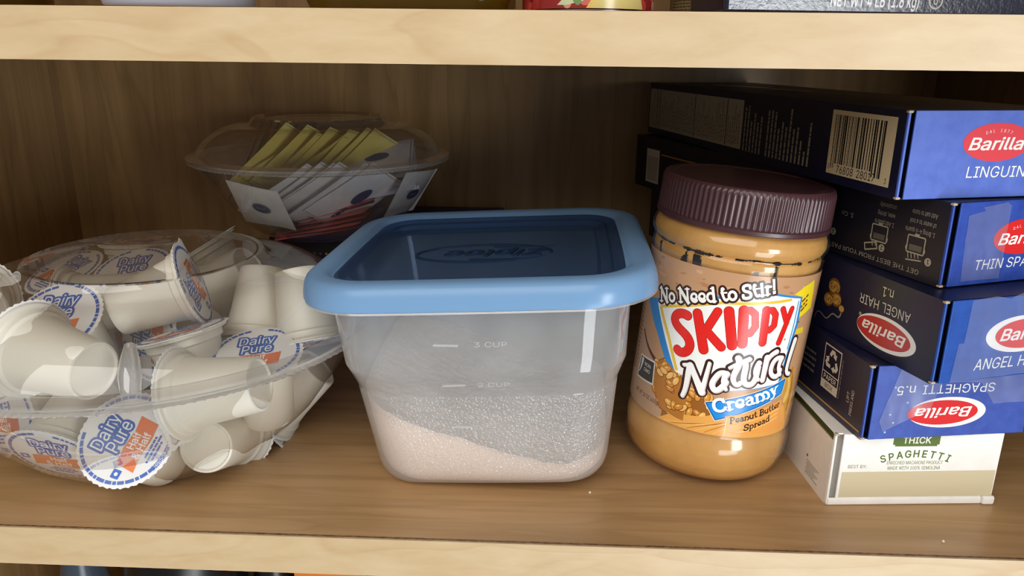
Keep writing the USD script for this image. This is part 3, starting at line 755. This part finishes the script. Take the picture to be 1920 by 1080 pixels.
# ---------------------------------------------------------------- square lidded tub with coarse sugar
CA, CT = -.0352, .058
cR = rotz(CA) @ A([[math.cos(CT), 0, math.sin(CT)], [0, 1, 0], [-math.sin(CT), 0, math.cos(CT)]])
CLOC = (-.0190, .0924, .0027)
m_tub = clear('milky_plastic', (.92, .93, .95), .42, (.88, .88, .88), 1.5, .06, bump=(800, .9, .0012, .0505), haze_tex=(45, .54))
m_mark = clear('moulded_mark', (.95, .95, .95), .42, (.95, .95, .9), 1.5, .1)


def lid_plastic(name, base, through, fac_t):
    return M(name, {'d': ('principled_bsdf', {'base_color': base, 'roughness': .24, 'specular_ior_level': .55}), 'tl': ('translucent_bsdf', {'color': base}), 't': ('transparent_bsdf', {'color': through}),
                    'a': ('mix_closure', {'fac': .3}), 'b': ('mix_closure', {'fac': fac_t})}, [('d.BSDF', 'a.closure1'), ('tl.BSDF', 'a.closure2'), ('a.closure', 'b.closure1'), ('t.BSDF', 'b.closure2')], 'b.closure')


m_lid = lid_plastic('blue_lid_plastic', lin(140, 184, 228), lin(150, 185, 225), .10)
m_panel = lid_plastic('thin_blue_lid_plastic', lin(66, 96, 136), lin(120, 140, 168), .48)
tub = thing('food_storage_tub', 'square milky plastic tub with a blue snap lid, in the middle of the shelf', 'container', cR, CLOC)
RC = .021


def tub_half(z):      # full width of the body at height z
    return np.interp(z, [0, .0006, .0025, .006, .010, .052, .0535, .061, .0632, .0955], [.094, .0990, .1045, .1090, .1112, .1212, .1222, .1272, .1286, .1331])


zs = [0, .0006, .0025, .006, .010, .02, .03, .04, .0505, .052, .0535, .057, .061, .0632, .07, .08, .09, .0955]
body = [rsq(tub_half(z), RC if z > .008 else .015 + .75*z, z, .0012) for z in zs] + [rsq(.140, .024, .0956, .0012), rsq(.1545, .0312, .0958, .0014), rsq(.1552, .0314, .0950, .0014)]
part(tub, 'tub_body', loft([rsq(.02, .008, 0), *body], True), m_tub, 'milky clear plastic body with a stepped wall', smooth=32)
LP = [(.0, 0), (.0003, .0012), (.0, .0045), (-.0008, .0080), (-.0022, .0103), (-.0045, .0114), (-.0085, .0116), (-.0112, .0108), (-.0124, .0092), (-.0136, .0088), (-.0150, .0094), (-.0162, .0088), (-.0172, .0072), (-.0184, .0066), (-.0198, .0082), (-.0212, .0068), (-.0222, .0052), (-.0240, .0042), (-.0256, .0056), (-.0272, .0044), (-.0300, .0038), (-.060, .0038)]
lid_rings = [rsq(.1556 + 2*d, max(.0314 + d, .008), .0960 + z, .0010) for d, z in LP]
lid = part(tub, 'lid', loft(lid_rings[:10]), m_lid, 'translucent blue lid rim', smooth=45)
part(lid, 'lid_panel', loft(lid_rings[9:], False, True), m_panel, 'darker sunken panel with stepped grooves', smooth=45)
z_top = .0960 + .0038
emb = [affinity.rotate(txt('Ziploc', 11, center=True, bold=True, width=52, skew=14), 180, origin=(0, 0))]
emb = affinity.translate(emb[0], 3, 6)
ring1 = ell(-3, 1, 34, 17).boundary.buffer(.7).difference(sbox(14, -20, 40, -2))
sw = brush([(28, -9), (10, -12.5), (-8, -11.5)], .8, 2.0).union(brush([(33, 13), (18, 11), (2, 13.2)], .6, 1.6))
m_, c_ = [], None
for g in (emb.union(ring1).union(sw),):
    for p in getattr(g, 'geoms', [g]):
        t = trimesh.creation.extrude_polygon(p.simplify(.08), .9, engine='earcut')
        m_.append((A(t.vertices)*.001 + A([0, 0, z_top - .0002]), t.faces))
part(lid, 'embossed_mark', join(*m_), m_panel, 'raised lettering in an oval, upside down', smooth=30)
for g, nm in ((stroke([(-18.5, 77.0), (-8.5, 76.6)], 1.0), 'level_line'), (txt('3 CUP', 2.3, -1.0, 75.8, width=14), 'cup_mark'), (stroke([(-16.5, 56.6), (-7.0, 56.8)], 1.0), 'level_line'), (txt('2 CUP', 2.3, -1.0, 55.8, width=14), 'cup_mark'), (stroke([(-14.5, 34.8), (-5.5, 34.6)], .7), 'level_line')):
    mk = []
    for p in getattr(g, 'geoms', [g]):
        t = trimesh.creation.extrude_polygon(p, .4, engine='earcut')
        v = A(t.vertices)*.001
        hw = tub_half(v[:, 1])/2 + .0011
        mk.append((np.stack([v[:, 0], -hw - v[:, 2] + .0001, v[:, 1]], 1), t.faces))
    part(tub, nm, join(*mk), m_mark, 'moulded measuring mark', smooth=False)
# sugar heaped to the left
m_sugar = mottled('coarse_sugar', lin(228, 190, 160), lin(255, 236, 216), (1300, 1300, 1300), rough=.8, bump=.8, dist=.0012, pos=(.35, .65))
nk = 34


def heap(x, y):
    z = np.interp(x, [-.056, -.05, -.034, -.012, .012, .028, .036, .046, .056], [.0465, .0425, .0360, .0275, .0185, .0135, .0125, .0150, .0170])
    return z + np.clip(y + .052, 0, .1)*.07 + .0022*(meshkit.fbm(np.stack([x*90, y*90, 0*x], 1), 4, 8) - .5) + .0011*(meshkit.noise(np.stack([x*650, y*650, 0*x], 1), 3) - .5)


top = []
for q in np.linspace(1, .02, nk):
    z = .03
    base = rsq(1, .2, 0, .01, 24, 44)[:, :2]
    xy = base*q*.1
    for _ in range(3):
        zz_ = heap(xy[:, 0], xy[:, 1])
        xy = base*q*(tub_half(zz_)[:, None] - .0034)
    top.append(np.c_[xy, heap(xy[:, 0], xy[:, 1])])
low = []
for t in np.linspace(0, 1, 14)[:-1]:
    zr = .0012 + (top[0][:, 2] - .0012)*t
    low.append(np.c_[rsq(1, .2, 0, .01, 24, 44)[:, :2]*(tub_half(zr)[:, None] - .0034), zr])
sg = thing('sugar', 'coarse pale sugar heaped up the left side of the milky tub', 'sugar', cR, CLOC, kind='stuff')
part(sg, 'heap', loft(low + top, True, True), m_sugar, smooth=40)

# ---------------------------------------------------------------- clear domed bowls
m_bowl = clear('clear_plastic', (.93, .925, .91), .06, (.8, .8, .78), 1.5, .03, grazing=2.6)
m_rim = clear('clear_rim_plastic', (.80, .79, .77), .30, (.92, .91, .90), 1.7, .05, grazing=2.0)
BP = [(.06, .004), (.38, .004), (.41, 0), (.45, 0), (.48, .006), (.55, .054), (.64, .126), (.724, .216), (.80, .324), (.87, .432), (.925, .522), (.945, .575)]
DP = [(.935, .632), (.915, .68), (.86, .74), (.79, .79), (.72, .826), (.66, .842), (.58, .848), (.535, .856), (.515, .885), (.50, .905), (.475, .905), (.46, .888), (.30, .884), (.02, .886)]


def make_bowl(name, label, loc, R, spin):
    t = thing(name, label, 'bowl', rotz(spin), loc)
    s = lambda p: [(r*R, z*R) for r, z in p]
    part(t, 'bowl_body', lathe(s(BP), 144, True), m_bowl, 'clear bowl wall', smooth=50)
    part(t, 'dome_lid', lathe(s(DP), 144, False, True), m_bowl, 'clear domed lid with a raised ring', smooth=50)
    n = 720
    th = np.linspace(0, 2*np.pi, n, endpoint=False)
    ser = (np.cos(th*180) > 0)*.006
    rings = []
    for r, z, k in ((.945, .575, 0), (.965, .580, 0), (.985, .576, 1), (.995, .583, 1), (.985, .590, 1), (.970, .596, 0), (.978, .602, 0), (1.0, .604, 0), (1.004, .614, 0), (.99, .622, 0), (.965, .622, 0), (.95, .632, 0), (.935, .632, 0)):
        q = R*(r + k*ser)
        rings.append(np.stack([q*np.cos(th), q*np.sin(th), np.full(n, z*R)], 1))
    part(t, 'rim', loft(rings), m_rim, 'double clear rim with fine ridges', smooth=35)
    tab = [(R*.945, 0, R*.63), (R*.92, 0, R*.68), (R*.87, 0, R*.725), (R*.82, 0, R*.765)]
    part(t, 'snap_lug', tube(tab, [R*.035, R*.04, R*.034, R*.02], 14), m_rim, 'moulded clear lug on the dome', smooth=60)
    return t


B1, R1, B2, R2 = A([-.1962, .0866, 0]), .111, A([-.1438, .2235, .0832]), .083
make_bowl('domed_bowl', 'large clear domed bowl of white creamer cups at the left front', B1, R1, -1.20)
make_bowl('domed_bowl', 'smaller clear domed bowl of sweetener packets at the back', B2, R2, 1.9)

# ---------------------------------------------------------------- creamer cups
m_cup = plain('creamer_plastic', lin(226, 220, 206), .38, .5, subsurface_weight=.2, subsurface_scale=.003, subsurface_radius=(1, .9, .7))
m_foil = plain('paper_foil', lin(232, 230, 228), .38, .5)
stage.CreateClassPrim('/World/_creamer')
src = stage.GetPrimAtPath('/World/_creamer')
CR, CL = .0205, .0385
cupm = [(.0, CL - .0010), (.0104, CL - .0010), (.0110, CL), (.0119, CL - .0003), (.0123, CL - .0018), (.0146, .016), (.0162, .0068), (.0175, .0060), (.0177, .0032), (.0184, .0025), (CR - .0004, .0022), (CR, .0016), (CR, .0011), (CR - .0003, .0007)]
part(src, 'cup', lathe([(max(r, .0004), z) for r, z in cupm], 56, True), m_cup, 'white plastic cup', smooth=35)
n = 120
th = np.linspace(0, 2*np.pi, n, endpoint=False)
fr_ = CR + .0010 + .00035*np.cos(th*44) + .0042*np.exp(-((th - np.pi*1.25)/.17)**2)
fz = lambda q, z: np.stack([q*np.cos(th), q*np.sin(th), np.full(n, z)], 1)
foil = part(src, 'foil_lid', loft([fz(fr_*.9, .0007), fz(fr_, .0006), fz(fr_, .0003), fz(fr_*.86, .0), fz(fr_*.3, .0001)], False, True), m_foil, 'round foil lid with a pull tab', smooth=40)
BL, ORG = lin(46, 92, 180), lin(226, 116, 58)
cp_ = []
K = np.random.default_rng(21)
a = 100.0
while a < 430:
    d = K.uniform(3, 11)
    if not 248 < a < 292:
        ks = np.radians(np.linspace(a, a + d, 6))
        cp_.append((LineString(np.c_[16.2*np.cos(ks), 16.2*np.sin(ks)]).buffer(.62, cap_style='flat'), BL))
    a += d + 1.6
cp_.append((arc_text('DISTRIBUTED BY:', 1.5, 0, 0, 16.2, 246, 294, True, False), BL))
for word, y, wd in (('Dairy', 6.2, 14.5), ('Pure', .4, 12)):
    g = txt(word, 5.3, 0, y, bold=True, width=wd, center=True, skew=6)
    cp_ += [(g.buffer(.75), BL), (g.buffer(-.12), WHITE)]
cp_.append((poly([(-9.2, -1.4), (-3, -.7), (4, -1.5), (9.6, -.8), (8.6, -8.4), (3, -9.0), (-4, -8.2), (-10.2, -8.9)]), ORG))
cp_ += [(txt('Half', 2.9, .4, -4.5, bold=True, width=6.4, center=True), WHITE), (txt('& Half', 2.9, -.4, -8.0, bold=True, width=10, center=True), WHITE)]
cp_ += [(dashes(-4, 4.4, -10.6, .8, 31, .3), BL), (dashes(-5.5, 5.6, -12.0, .8, 32, .3), BL), (dashes(-4, 4, -13.4, .8, 33, .3), BL)]
cp_ += [(sbox(-13.9, -4.6, -11.2, -2.0).buffer(.3), lin(40, 96, 190)), (Point(-12.55, -3.3).buffer(.7), WHITE)]
fs = lambda u, v, off: np.stack([-u*.00115, v*.00115, -off*.001 + .0000*u], 1)
decal(foil, 'foil_print', [(affinity.scale(g, 1.03, 1.03, origin=(0, 0)), c) for g, c in cp_], fs, m_gloss_print, off=.05, step=.03)

CUPS = [[-0.1785, 0.0153, 0.0354, -0.02, 0.721, -0.692, 72], [-0.2172, 0.0229, 0.0217, 0.062, 0.842, 0.536, -10],
        [-0.1751, 0.063, 0.016, -0.942, 0.276, -0.19, 0], [-0.2145, 0.014, 0.077, 0.931, -0.354, -0.083, 0],
        [-0.1458, 0.0904, 0.0534, 0.002, 0.479, 0.878, 0], [-0.1321, 0.0526, 0.0621, 0.001, 0.25, -0.968, 15],
        [-0.2206, 0.1142, 0.0826, 0.044, 0.414, -0.909, 20], [-0.2345, 0.1491, 0.0906, 0.017, -0.142, -0.99, 0],
        [-0.2022, 0.1627, 0.0862, 0.513, 0.02, -0.858, 30], [-0.1926, 0.1321, 0.0627, 0.828, -0.129, 0.546, 0],
        [-0.1695, 0.0765, 0.0881, -0.92, -0.241, -0.31, 100], [-0.2236, 0.0484, 0.0785, 0.036, 0.591, -0.806, 10],
        [-0.267, 0.1272, 0.0784, 0.201, 0.303, -0.932, 0], [-0.2695, 0.0571, 0.0832, 0.649, -0.748, 0.135, 0],
        [-0.2398, 0.0853, 0.0713, 0.975, 0.182, 0.129, 0], [-0.1965, 0.0779, 0.0569, 0.433, 0.888, -0.153, 90],
        [-0.1685, 0.0563, 0.0709, 0.267, -0.125, -0.956, 0], [-0.1138, 0.0798, 0.0565, -0.228, 0.373, 0.899, 0],
        [-0.1583, 0.0277, 0.0515, 0.979, -0.066, 0.192, 0], [-0.1542, 0.0673, 0.0128, 0.084, -0.953, 0.292, 0],
        [-0.145, 0.093, 0.0117, 0.738, 0.073, 0.671, 0], [-0.2489, 0.0348, 0.0371, 0.273, 0.959, -0.07, 10],
        [-0.1775, 0.1356, 0.0294, 0.619, -0.775, 0.127, 11], [-0.2208, 0.1351, 0.0234, -0.75, -0.598, -0.285, 40],
        [-0.2178, 0.098, 0.0442, -0.914, -0.105, -0.392, 162]]
CL_ = ['creamer cup low in the front bowl, its orange stripe standing upright', 'creamer cup at the lower left of the front bowl, stripe nearly level', 'creamer cup lying on its side at the bottom, under the upright orange stripe',
       'large creamer cup lying just under the dome at the left, blank base turned right', 'upside-down creamer cup standing base up at the right of the front bowl', 'creamer cup facing up, right of centre, with a bright orange patch',
       'creamer cup facing up in the middle of the bowl, behind the dome ring', 'upright creamer cup at the back of the front bowl, foil seen edge-on', 'tilted creamer cup at the back right, foil edge slanting up',
       'creamer cup lying with its blank base up to the right, at the back', 'creamer cup on its side with a narrow foil facing away to the right', 'creamer cup facing up, half hidden behind the large cup under the dome',
       'creamer cup facing up at the far back left of the front bowl', 'creamer cup at the far left of the bowl with its blank base turned in', 'creamer cup lying crosswise behind the large cup at the left',
       'creamer cup turned on edge with its foil facing left, centre front', 'creamer cup facing up under a slanting white foil edge, centre of the bowl', 'upside-down creamer cup at the far right, beside the blue lid',
       'smooth white creamer cup lying across the front, just below the rim', 'creamer cup showing only its round blank base at the lower right', 'creamer cup lying diagonally against the right wall of the bowl',
       'creamer cup at the lower left edge of the bowl, below the rim']
for k, (x, y, z, ax, ay, az, spin) in enumerate(CUPS):
    a = unit([ax, ay, az])
    upv = A([0, 0, 1.]) - a*a[2]
    if np.linalg.norm(upv) < .3:
        upv = A([0, 1., 0]) - a*a[1]
    upv = unit(upv)
    sx = np.cross(a, upv)          # reading direction is -x of the cup seen from its foil
    s_ = math.radians(spin)
    ydir = upv*math.cos(s_) + np.cross(-a, upv)*math.sin(s_)
    xdir = np.cross(ydir, a)
    lab_ = (CL_ + ['white creamer cup buried at the bottom middle of the heap', 'white creamer cup buried low at the back left of the heap', 'white creamer cup buried in the core of the heap'])[k]
    copy_of('/World/_creamer', 'creamer_cup', lab_, 'creamer cup', A([xdir, ydir, a]), (x, y, z), 'half and half creamer cups in the front bowl' if k < len(CL_) else 'buried creamer cups')

# ---------------------------------------------------------------- sweetener packets
m_pk = {k: mottled(k + '_paper', a, b_, (60, 60, 60), rough=.6) for k, a, b_ in (('yellow', lin(206, 186, 84), lin(222, 208, 120)), ('white', lin(206, 202, 206), lin(224, 222, 222)), ('pink', lin(196, 92, 98), lin(216, 120, 120)), ('brown', lin(136, 104, 76), lin(168, 136, 104)), ('lavender', lin(186, 184, 206), lin(206, 206, 222)), ('square', lin(206, 204, 206), lin(226, 224, 222)))}


def packet_src(kind, ovals):
    path = '/World/_packet_' + kind
    stage.CreateClassPrim(path)
    s = stage.GetPrimAtPath(path)
    n, m = 15, 11
    hx, hy = (.0180, .0172) if kind == 'square' else (.0275, .0175)
    u, v = np.meshgrid(np.linspace(-1, 1, n), np.linspace(-1, 1, m), indexing='ij')
    puff = .0011*np.clip(1 - abs(u)**4, 0, 1)*np.clip(1 - abs(v)**3, 0, 1)*(1 + .5*(meshkit.fbm(np.stack([u*2.3, v*2.3, 0*u], -1), 2, 3) - .5)) + .00015
    warp = .0006*np.sin(u*2.1 + .6)*v
    P = np.stack([u*hx, v*hy, puff + warp], -1).reshape(-1, 3)
    Q = np.stack([u*hx, v*hy, -puff + warp], -1).reshape(-1, 3)
    f1 = A(grid_faces(n, m, False))
    v_, f_ = join((P, f1), (Q, f1[:, ::-1]))
    part(s, 'packet', (v_, f_), m_pk[kind], 'paper packet with crimped ends', smooth=60)
    col = {'yellow': lin(120, 150, 70), 'white': lin(34, 40, 92), 'pink': lin(150, 40, 60), 'brown': lin(70, 60, 40), 'lavender': lin(52, 52, 110), 'square': lin(34, 40, 92)}[kind]

    def sf(sgn):
        def q(a, b_, off):
            uu, vv = a/(hx*1000), b_/(hy*1000)
            pf = .0011*np.clip(1 - abs(uu)**4, 0, 1)*np.clip(1 - abs(vv)**3, 0, 1)*1.27 + .00025
            return np.stack([a*.001, b_*.001, sgn*(pf + off*.001) + .0006*np.sin(uu*2.1 + .6)*vv], 1)
        return q
    lay = [(ell(2, 0, 9.5, 6), col), (ell(2, 0, 8.6, 5.2).boundary.buffer(.25), lin(120, 124, 150))] if ovals else [(ell(4, 1, 8, 4), col), (dashes(-20, -8, 0, 3, 3), col)]
    if kind == 'square':
        lay = [(ell(1, 0, 6.2, 4.2), col), (ell(1, 0, 5.6, 3.6).boundary.buffer(.25), lin(110, 116, 140)), (dashes(-2.5, 4.5, -.6, 1.2, 4), lin(110, 116, 140))]
    else:
        lay += [(sbox(-26.5, -17, -25.9, 17), lin(150, 150, 140)), (sbox(25.9, -17, 26.5, 17), lin(150, 150, 140))]
    for sgn in (1, -1):
        decal(s, 'packet_print', lay, sf(sgn), m_paper_print, off=.05, step=.03, max_edge=4)


for kd in m_pk:
    packet_src(kd, False)
K = np.random.default_rng(31)


def packet(kind, c, e1, e2, label, group=None):
    e1 = unit(e1)
    e3 = unit(np.cross(e1, e2))
    copy_of('/World/_packet_' + kind, 'sweetener_packet', label, 'sweetener packet', A([e1, np.cross(e3, e1), e3]), c, group)


bx_, by_, bz_ = B2
ORD = ['first', 'second', 'third', 'fourth', 'fifth', 'sixth', 'seventh', 'eighth', 'ninth']
YL = ['yellow sweetener packet leaning at the left end of the yellow row'] + [None]*7 + ['yellow-green sweetener packet leaning at the right end of the yellow row']
for k in range(9):
    j = K.normal(size=3)*.0012
    packet('yellow', A([bx_ - .030 + .0072*k, by_ - .002, bz_ + .0455 - .0006*abs(k - 4)]) + j, (.74 + .12*K.normal(), .12*K.normal(), .62), (.62 + .15*K.normal(), .78, -.3 + .1*K.normal()), YL[k] or f'{ORD[k]} yellow sweetener packet from the left in the leaning yellow row', 'yellow sweetener packets')
for k in range(7):
    j = K.normal(size=3)*.001
    packet('white', A([bx_ - .0115 + .0070*k, by_ - .034 - .0002*k, bz_ + .0285]) + j, (.80 + .04*K.normal(), -.05, .55), (.55 + .06*K.normal(), .8, -.3 + .1*K.normal()), f'{ORD[k]} white sweetener packet from the left in the lower front row', 'white sweetener packets in the front row')
for k in range(6):
    j = K.normal(size=3)*.001
    packet('pink', A([bx_ + .004 + .002*k, by_ - .024 + .001*k, bz_ + .0052 + .0033*k*.9]) + j*.4, (.97, .1*K.normal(), .18 + .02*k), (.06*K.normal(), 1, 0), f'{ORD[k]} pink sweetener packet from the bottom of the flat pink pile', 'pink sweetener packets')
for k in range(6):
    j = K.normal(size=3)*.001
    packet('brown', A([bx_ - .056 + .0068*k, by_ + .016 + .002*k, bz_ + .044]) + j, (.42 + .05*K.normal(), .1, .9), (-.25, 1, .1), f'{ORD[k]} brown sugar packet from the left at the back of the bowl', 'brown sugar packets')
for k in range(4):
    packet('lavender', A([bx_ + .0345 + .0012*k, by_ - .008 - .002*k, bz_ + .0475 - .0042*k]), (.95, .06*K.normal(), .20), (.1*K.normal(), .9, .42), f'{ORD[k]} pale lavender packet from the top of the pile beside the yellow row', 'lavender sweetener packets')
packet('square', (-.1668, .1692, .1090), (.955, -.281, -.102), (-.024, -.595, .804), 'white packet with a dark oval pressed flat against the left front of the bowl')
packet('square', (-.0829, .2042, .1126), (.387, .921, -.04), (.268, -.584, .766), 'white packet with a dark blue oval pressed against the right front of the bowl')

# ---------------------------------------------------------------- upper shelf
ZS = ZU + T
m_oil = M('golden_oil', {'p': ('principled_bsdf', {'base_color': lin(92, 74, 14), 'roughness': .08, 'specular_ior_level': .6}), 't': ('transparent_bsdf', {'color': lin(205, 180, 60)}), 'x': ('mix_closure', {'fac': .6})}, [('p.BSDF', 'x.closure1'), ('t.BSDF', 'x.closure2')], 'x.closure')
m_yellow_cap = plain('yellow_cap', lin(210, 160, 30), .4)
m_tubwhite = plain('bluish_white_plastic', lin(196, 206, 228), .3)
m_steel = plain('can_steel', lin(170, 170, 172), .3, .5, metallic=1.0)
m_olive = plain('olive_glass', lin(70, 72, 28), .12, .6)
m_foilnavy = mottled('navy_foil_card', lin(12, 14, 36), lin(18, 22, 52), (500, 500, 500), rough=.2, spec=.9, bump=.16, dist=.0006)
m_black = plain('black_plastic', lin(18, 17, 18), .3)
m_slate = plain('slate_plastic', lin(64, 72, 84), .25)
m_grey = plain('grey_plastic', lin(120, 124, 132), .4)
m_orange = plain('orange_card', lin(222, 120, 40), .45)


def bottle(name, label, cat, loc, r, h, mat, capm, neck=.4, group=None):
    t = thing(name, label, cat, None, loc, group)
    p = [(r*.8, 0), (r*.96, .001), (r, .004), (r, h*.62), (r*.94, h*.70), (r*.6, h*.80), (r*neck, h*.86), (r*neck, h*.93)]
    part(t, 'bottle_body', lathe(p, 64, True, True), mat, smooth=50)
    part(t, 'cap', lathe([(r*neck*1.2, h*.925), (r*neck*1.25, h*.93), (r*neck*1.25, h*.99), (r*neck*1.1, h)], 48, True, True), capm, smooth=40)
    return t


bottle('oil_bottle', 'small round bottle of golden oil at the left of the upper shelf', 'bottle', (-.236, .048, ZS), .030, .20, m_oil, m_yellow_cap)
t = thing('plastic_tub', 'bluish white plastic tub on the upper shelf, left of the oil jug', 'tub', None, (-.1475, .046, ZS))
part(t, 'tub_body', lathe([(.022, .0), (.026, .0004), (.0285, .0022), (.0295, .006), (.0305, .07), (.0318, .071), (.0318, .073)], 72, True), m_tubwhite, smooth=50)
part(t, 'lid', lathe([(.0322, .0735), (.0326, .0745), (.0326, .082), (.030, .084)], 72, True, True), m_tubwhite, smooth=40)
part(t, 'foot_ring', lathe([(.0235, -.0001), (.0262, .0000), (.0262, .0012), (.0255, .0014)], 72), m_tubwhite, smooth=30)
t = thing('oil_jug', 'large square jug of golden cooking oil in the middle of the upper shelf', 'jug', None, (-.0530, .062, ZS))
jr = [rsq(.070, .012, 0), rsq(.077, .014, .0012), rsq(.080, .015, .005), rsq(.080, .015, .05), rsq(.077, .015, .056), rsq(.077, .015, .066), rsq(.080, .015, .072), rsq(.080, .015, .17), rsq(.060, .020, .195), rsq(.030, .0145, .212), rsq(.028, .0138, .232)]
part(t, 'jug_body', loft(jr, True, True), m_oil, smooth=40)
part(t, 'cap', lathe([(.0165, .226), (.017, .228), (.017, .246), (.015, .248)], 48, True, True), m_yellow_cap, smooth=40)
part(t, 'grip_rib', join(*[tube([(-.037 + .0006, -.0405, .02 + .02*k), (0, -.0408, .024 + .02*k), (.037, -.0405, .02 + .02*k)], .0012) for k in range(4)]), m_oil, smooth=60)
t = thing('food_can', 'tin can with a red tomato label and a gold chevron, right of the oil jug', 'can', None, (.0170, .0415, ZS))
CRR = .0256
part(t, 'can_body', lathe([(.023, .0008), (.0248, .0), (.0257, .0004), (.0257, .0010), (CRR - .0003, .0014), (CRR - .0003, .084), (.0258, .0848), (.0258, .086), (.0245, .0862)], 72, True, True), m_steel, smooth=40)
K = np.random.default_rng(17)
cl = [(sbox(-79, 1.4, 79, 83), lin(150, 44, 40))]
for k in range(150):
    u, v = K.uniform(-50, 50), K.uniform(1.4, 24)
    rr = K.uniform(1.2, 3.6)
    cl.append((ell(u, max(v, 1.6 + rr*.4), rr, rr*.7, K.uniform(0, 180)).intersection(sbox(-79, 1.4, 79, 83)), [lin(190, 70, 62), lin(206, 112, 96), lin(120, 30, 28), lin(214, 150, 130), lin(168, 52, 48)][k % 5]))
cl += [(poly([(-13, 2.6), (-6, 9), (-3, 4), (-9, 2.6)]), lin(206, 214, 170)), (ell(-5.5, 5, 1.6, 2.6, 20), lin(120, 150, 96)), (poly([(-.5, 1.5), (10, 18), (16, 18), (22, 1.5)]), lin(220, 204, 128)), (poly([(-2, 1.5), (9, 19), (10.6, 19), (-.4, 1.5)]), lin(232, 196, 110))]
decal(t, 'label', cl, lambda u, v, off: np.stack([(CRR*1000 + off)*np.sin(u/(CRR*1000)), -(CRR*1000 + off)*np.cos(u/(CRR*1000)), v], 1)*.001, m_gloss_print, 'red printed label', max_edge=1.3, off=.0, step=.03)
t = bottle('olive_bottle', 'olive green bottle with a brown paper label beside the navy box above', 'bottle', (.0783, .0785, ZS), .0235, .16, m_olive, m_black)
bl = [(sbox(-37, 2.2, -11.2, 45), lin(168, 144, 100))] + [(dashes(-33 + .6*(k % 2), -12.4, 3.4 + 1.25*k, .55, 500 + k, .3), lin(96, 76, 48)) for k in range(20)]
decal(t, 'label', bl, lambda u, v, off: np.stack([(23.5 + off)*np.sin(u/23.5), -(23.5 + off)*np.cos(u/23.5), v], 1)*.001, m_paper_print, 'brown paper label', max_edge=1.3, off=.03, step=.03)
t = thing('food_box', 'large glossy navy box with its net weight in white, on the upper shelf', 'box', rotz(.155), (.0640, .0125, ZS))
part(t, 'carton', rbox(.152, .038, .21, .0016, 10), m_foilnavy, smooth=40)
tx = [(txt('NET WT 4 LB (1.8 kg)', 4.3, 39.4, 3.1, bold=True, width=34.2, skew=6), lin(226, 224, 226)), (ell(80.0, 5.6, 2.5, 2.7).boundary.buffer(.28), lin(190, 186, 178)), (txt('U', 2.6, 80.0, 4.3, bold=True, center=True, squeeze=.8), lin(190, 186, 178))]
decal(t, 'front_print', tx, lambda u, v, off: np.stack([u*.001, -off*.001 + 0*u, v*.001], 1), m_gloss_print)

# ---------------------------------------------------------------- carton under the back bowl
m_blue2 = mottled('deep_blue_card', lin(12, 18, 84), lin(18, 26, 104), (120, 120, 120), rough=.4)
t = thing('food_carton', 'deep blue food carton lying flat under the bowl of sweetener packets', 'box', None, (-.178, .2085, 0))
part(t, 'carton', rbox(.150, .105, .0828, .0012, 8), m_blue2, smooth=30)
part(t, 'lid_flap', rbox(.149, .0012, .020, .0004, 6).translate([.0005, -.0013, .0620]), m_black, 'dark band along the top edge', smooth=30)
fp = [(Point(26 + 4*k, 70.5).buffer(.8), [lin(120, 110, 110), lin(140, 120, 110), lin(70, 66, 110), lin(190, 110, 40), lin(170, 70, 30)][k % 5]) for k in range(12)] + [(sbox(8, 20, 140, 40), lin(40, 60, 150))]
decal(t, 'front_print', fp, lambda u, v, off: np.stack([u*.001, -.0014 - off*.001 + 0*u, v*.001], 1), m_paper_print)

# ---------------------------------------------------------------- bottom shelf
bottle('squeeze_bottle', 'slate grey bottle at the far left below the middle shelf', 'bottle', (-.2675, .10, ZD), .0145, .235, m_slate, m_black, .9)
t = thing('canister', 'wide black canister below the middle shelf, left of the orange box', 'canister', None, (-.203, .10, ZD))
part(t, 'canister_body', lathe([(.030, 0), (.034, .002), (.0345, .12), (.0335, .165)], 64, True, True), m_black, smooth=40)
part(t, 'lid', lathe([(.0345, .165), (.035, .167), (.0335, .188), (.028, .205), (.012, .206)], 64, True, True), m_black, smooth=40)
bottle('spice_bottle', 'slim grey bottle between the black canister and the black bottle', 'bottle', (-.176, .152, ZD), .0115, .225, m_grey, m_grey, .9)
bottle('sauce_bottle', 'black bottle below the middle shelf, just left of the orange box', 'bottle', (-.1535, .105, ZD), .0150, .230, m_black, m_black, .9)
t = thing('snack_box', 'orange box standing below the middle shelf', 'box', None, (-.1370, .090, ZD))
part(t, 'carton', rbox(.042, .06, .215, .001, 8), m_orange, smooth=30)
part(t, 'top_flap', rbox(.041, .058, .0012, .0004, 6).translate([.0005, .001, .2148]), m_orange, smooth=30)

# a few crumbs on the shelf
m_crumb = plain('crumb', lin(236, 230, 214), .7)
for (x, y), lab_ in (((.0265, .0405), 'tiny white crumb on the shelf between the milky tub and the jar'), ((.176, .0105), 'tiny white crumb on the shelf in front of the white box')):
    t = thing('crumb', lab_, 'crumb', None, (x, y, 0))
    s = trimesh.creation.icosphere(1, .0006)
    s.vertices *= (1 + .3*(meshkit.noise(s.vertices*3000, 3) - .5))[:, None]
    s.apply_translation((0, 0, .0005))
    part(t, 'grain', s, m_crumb)
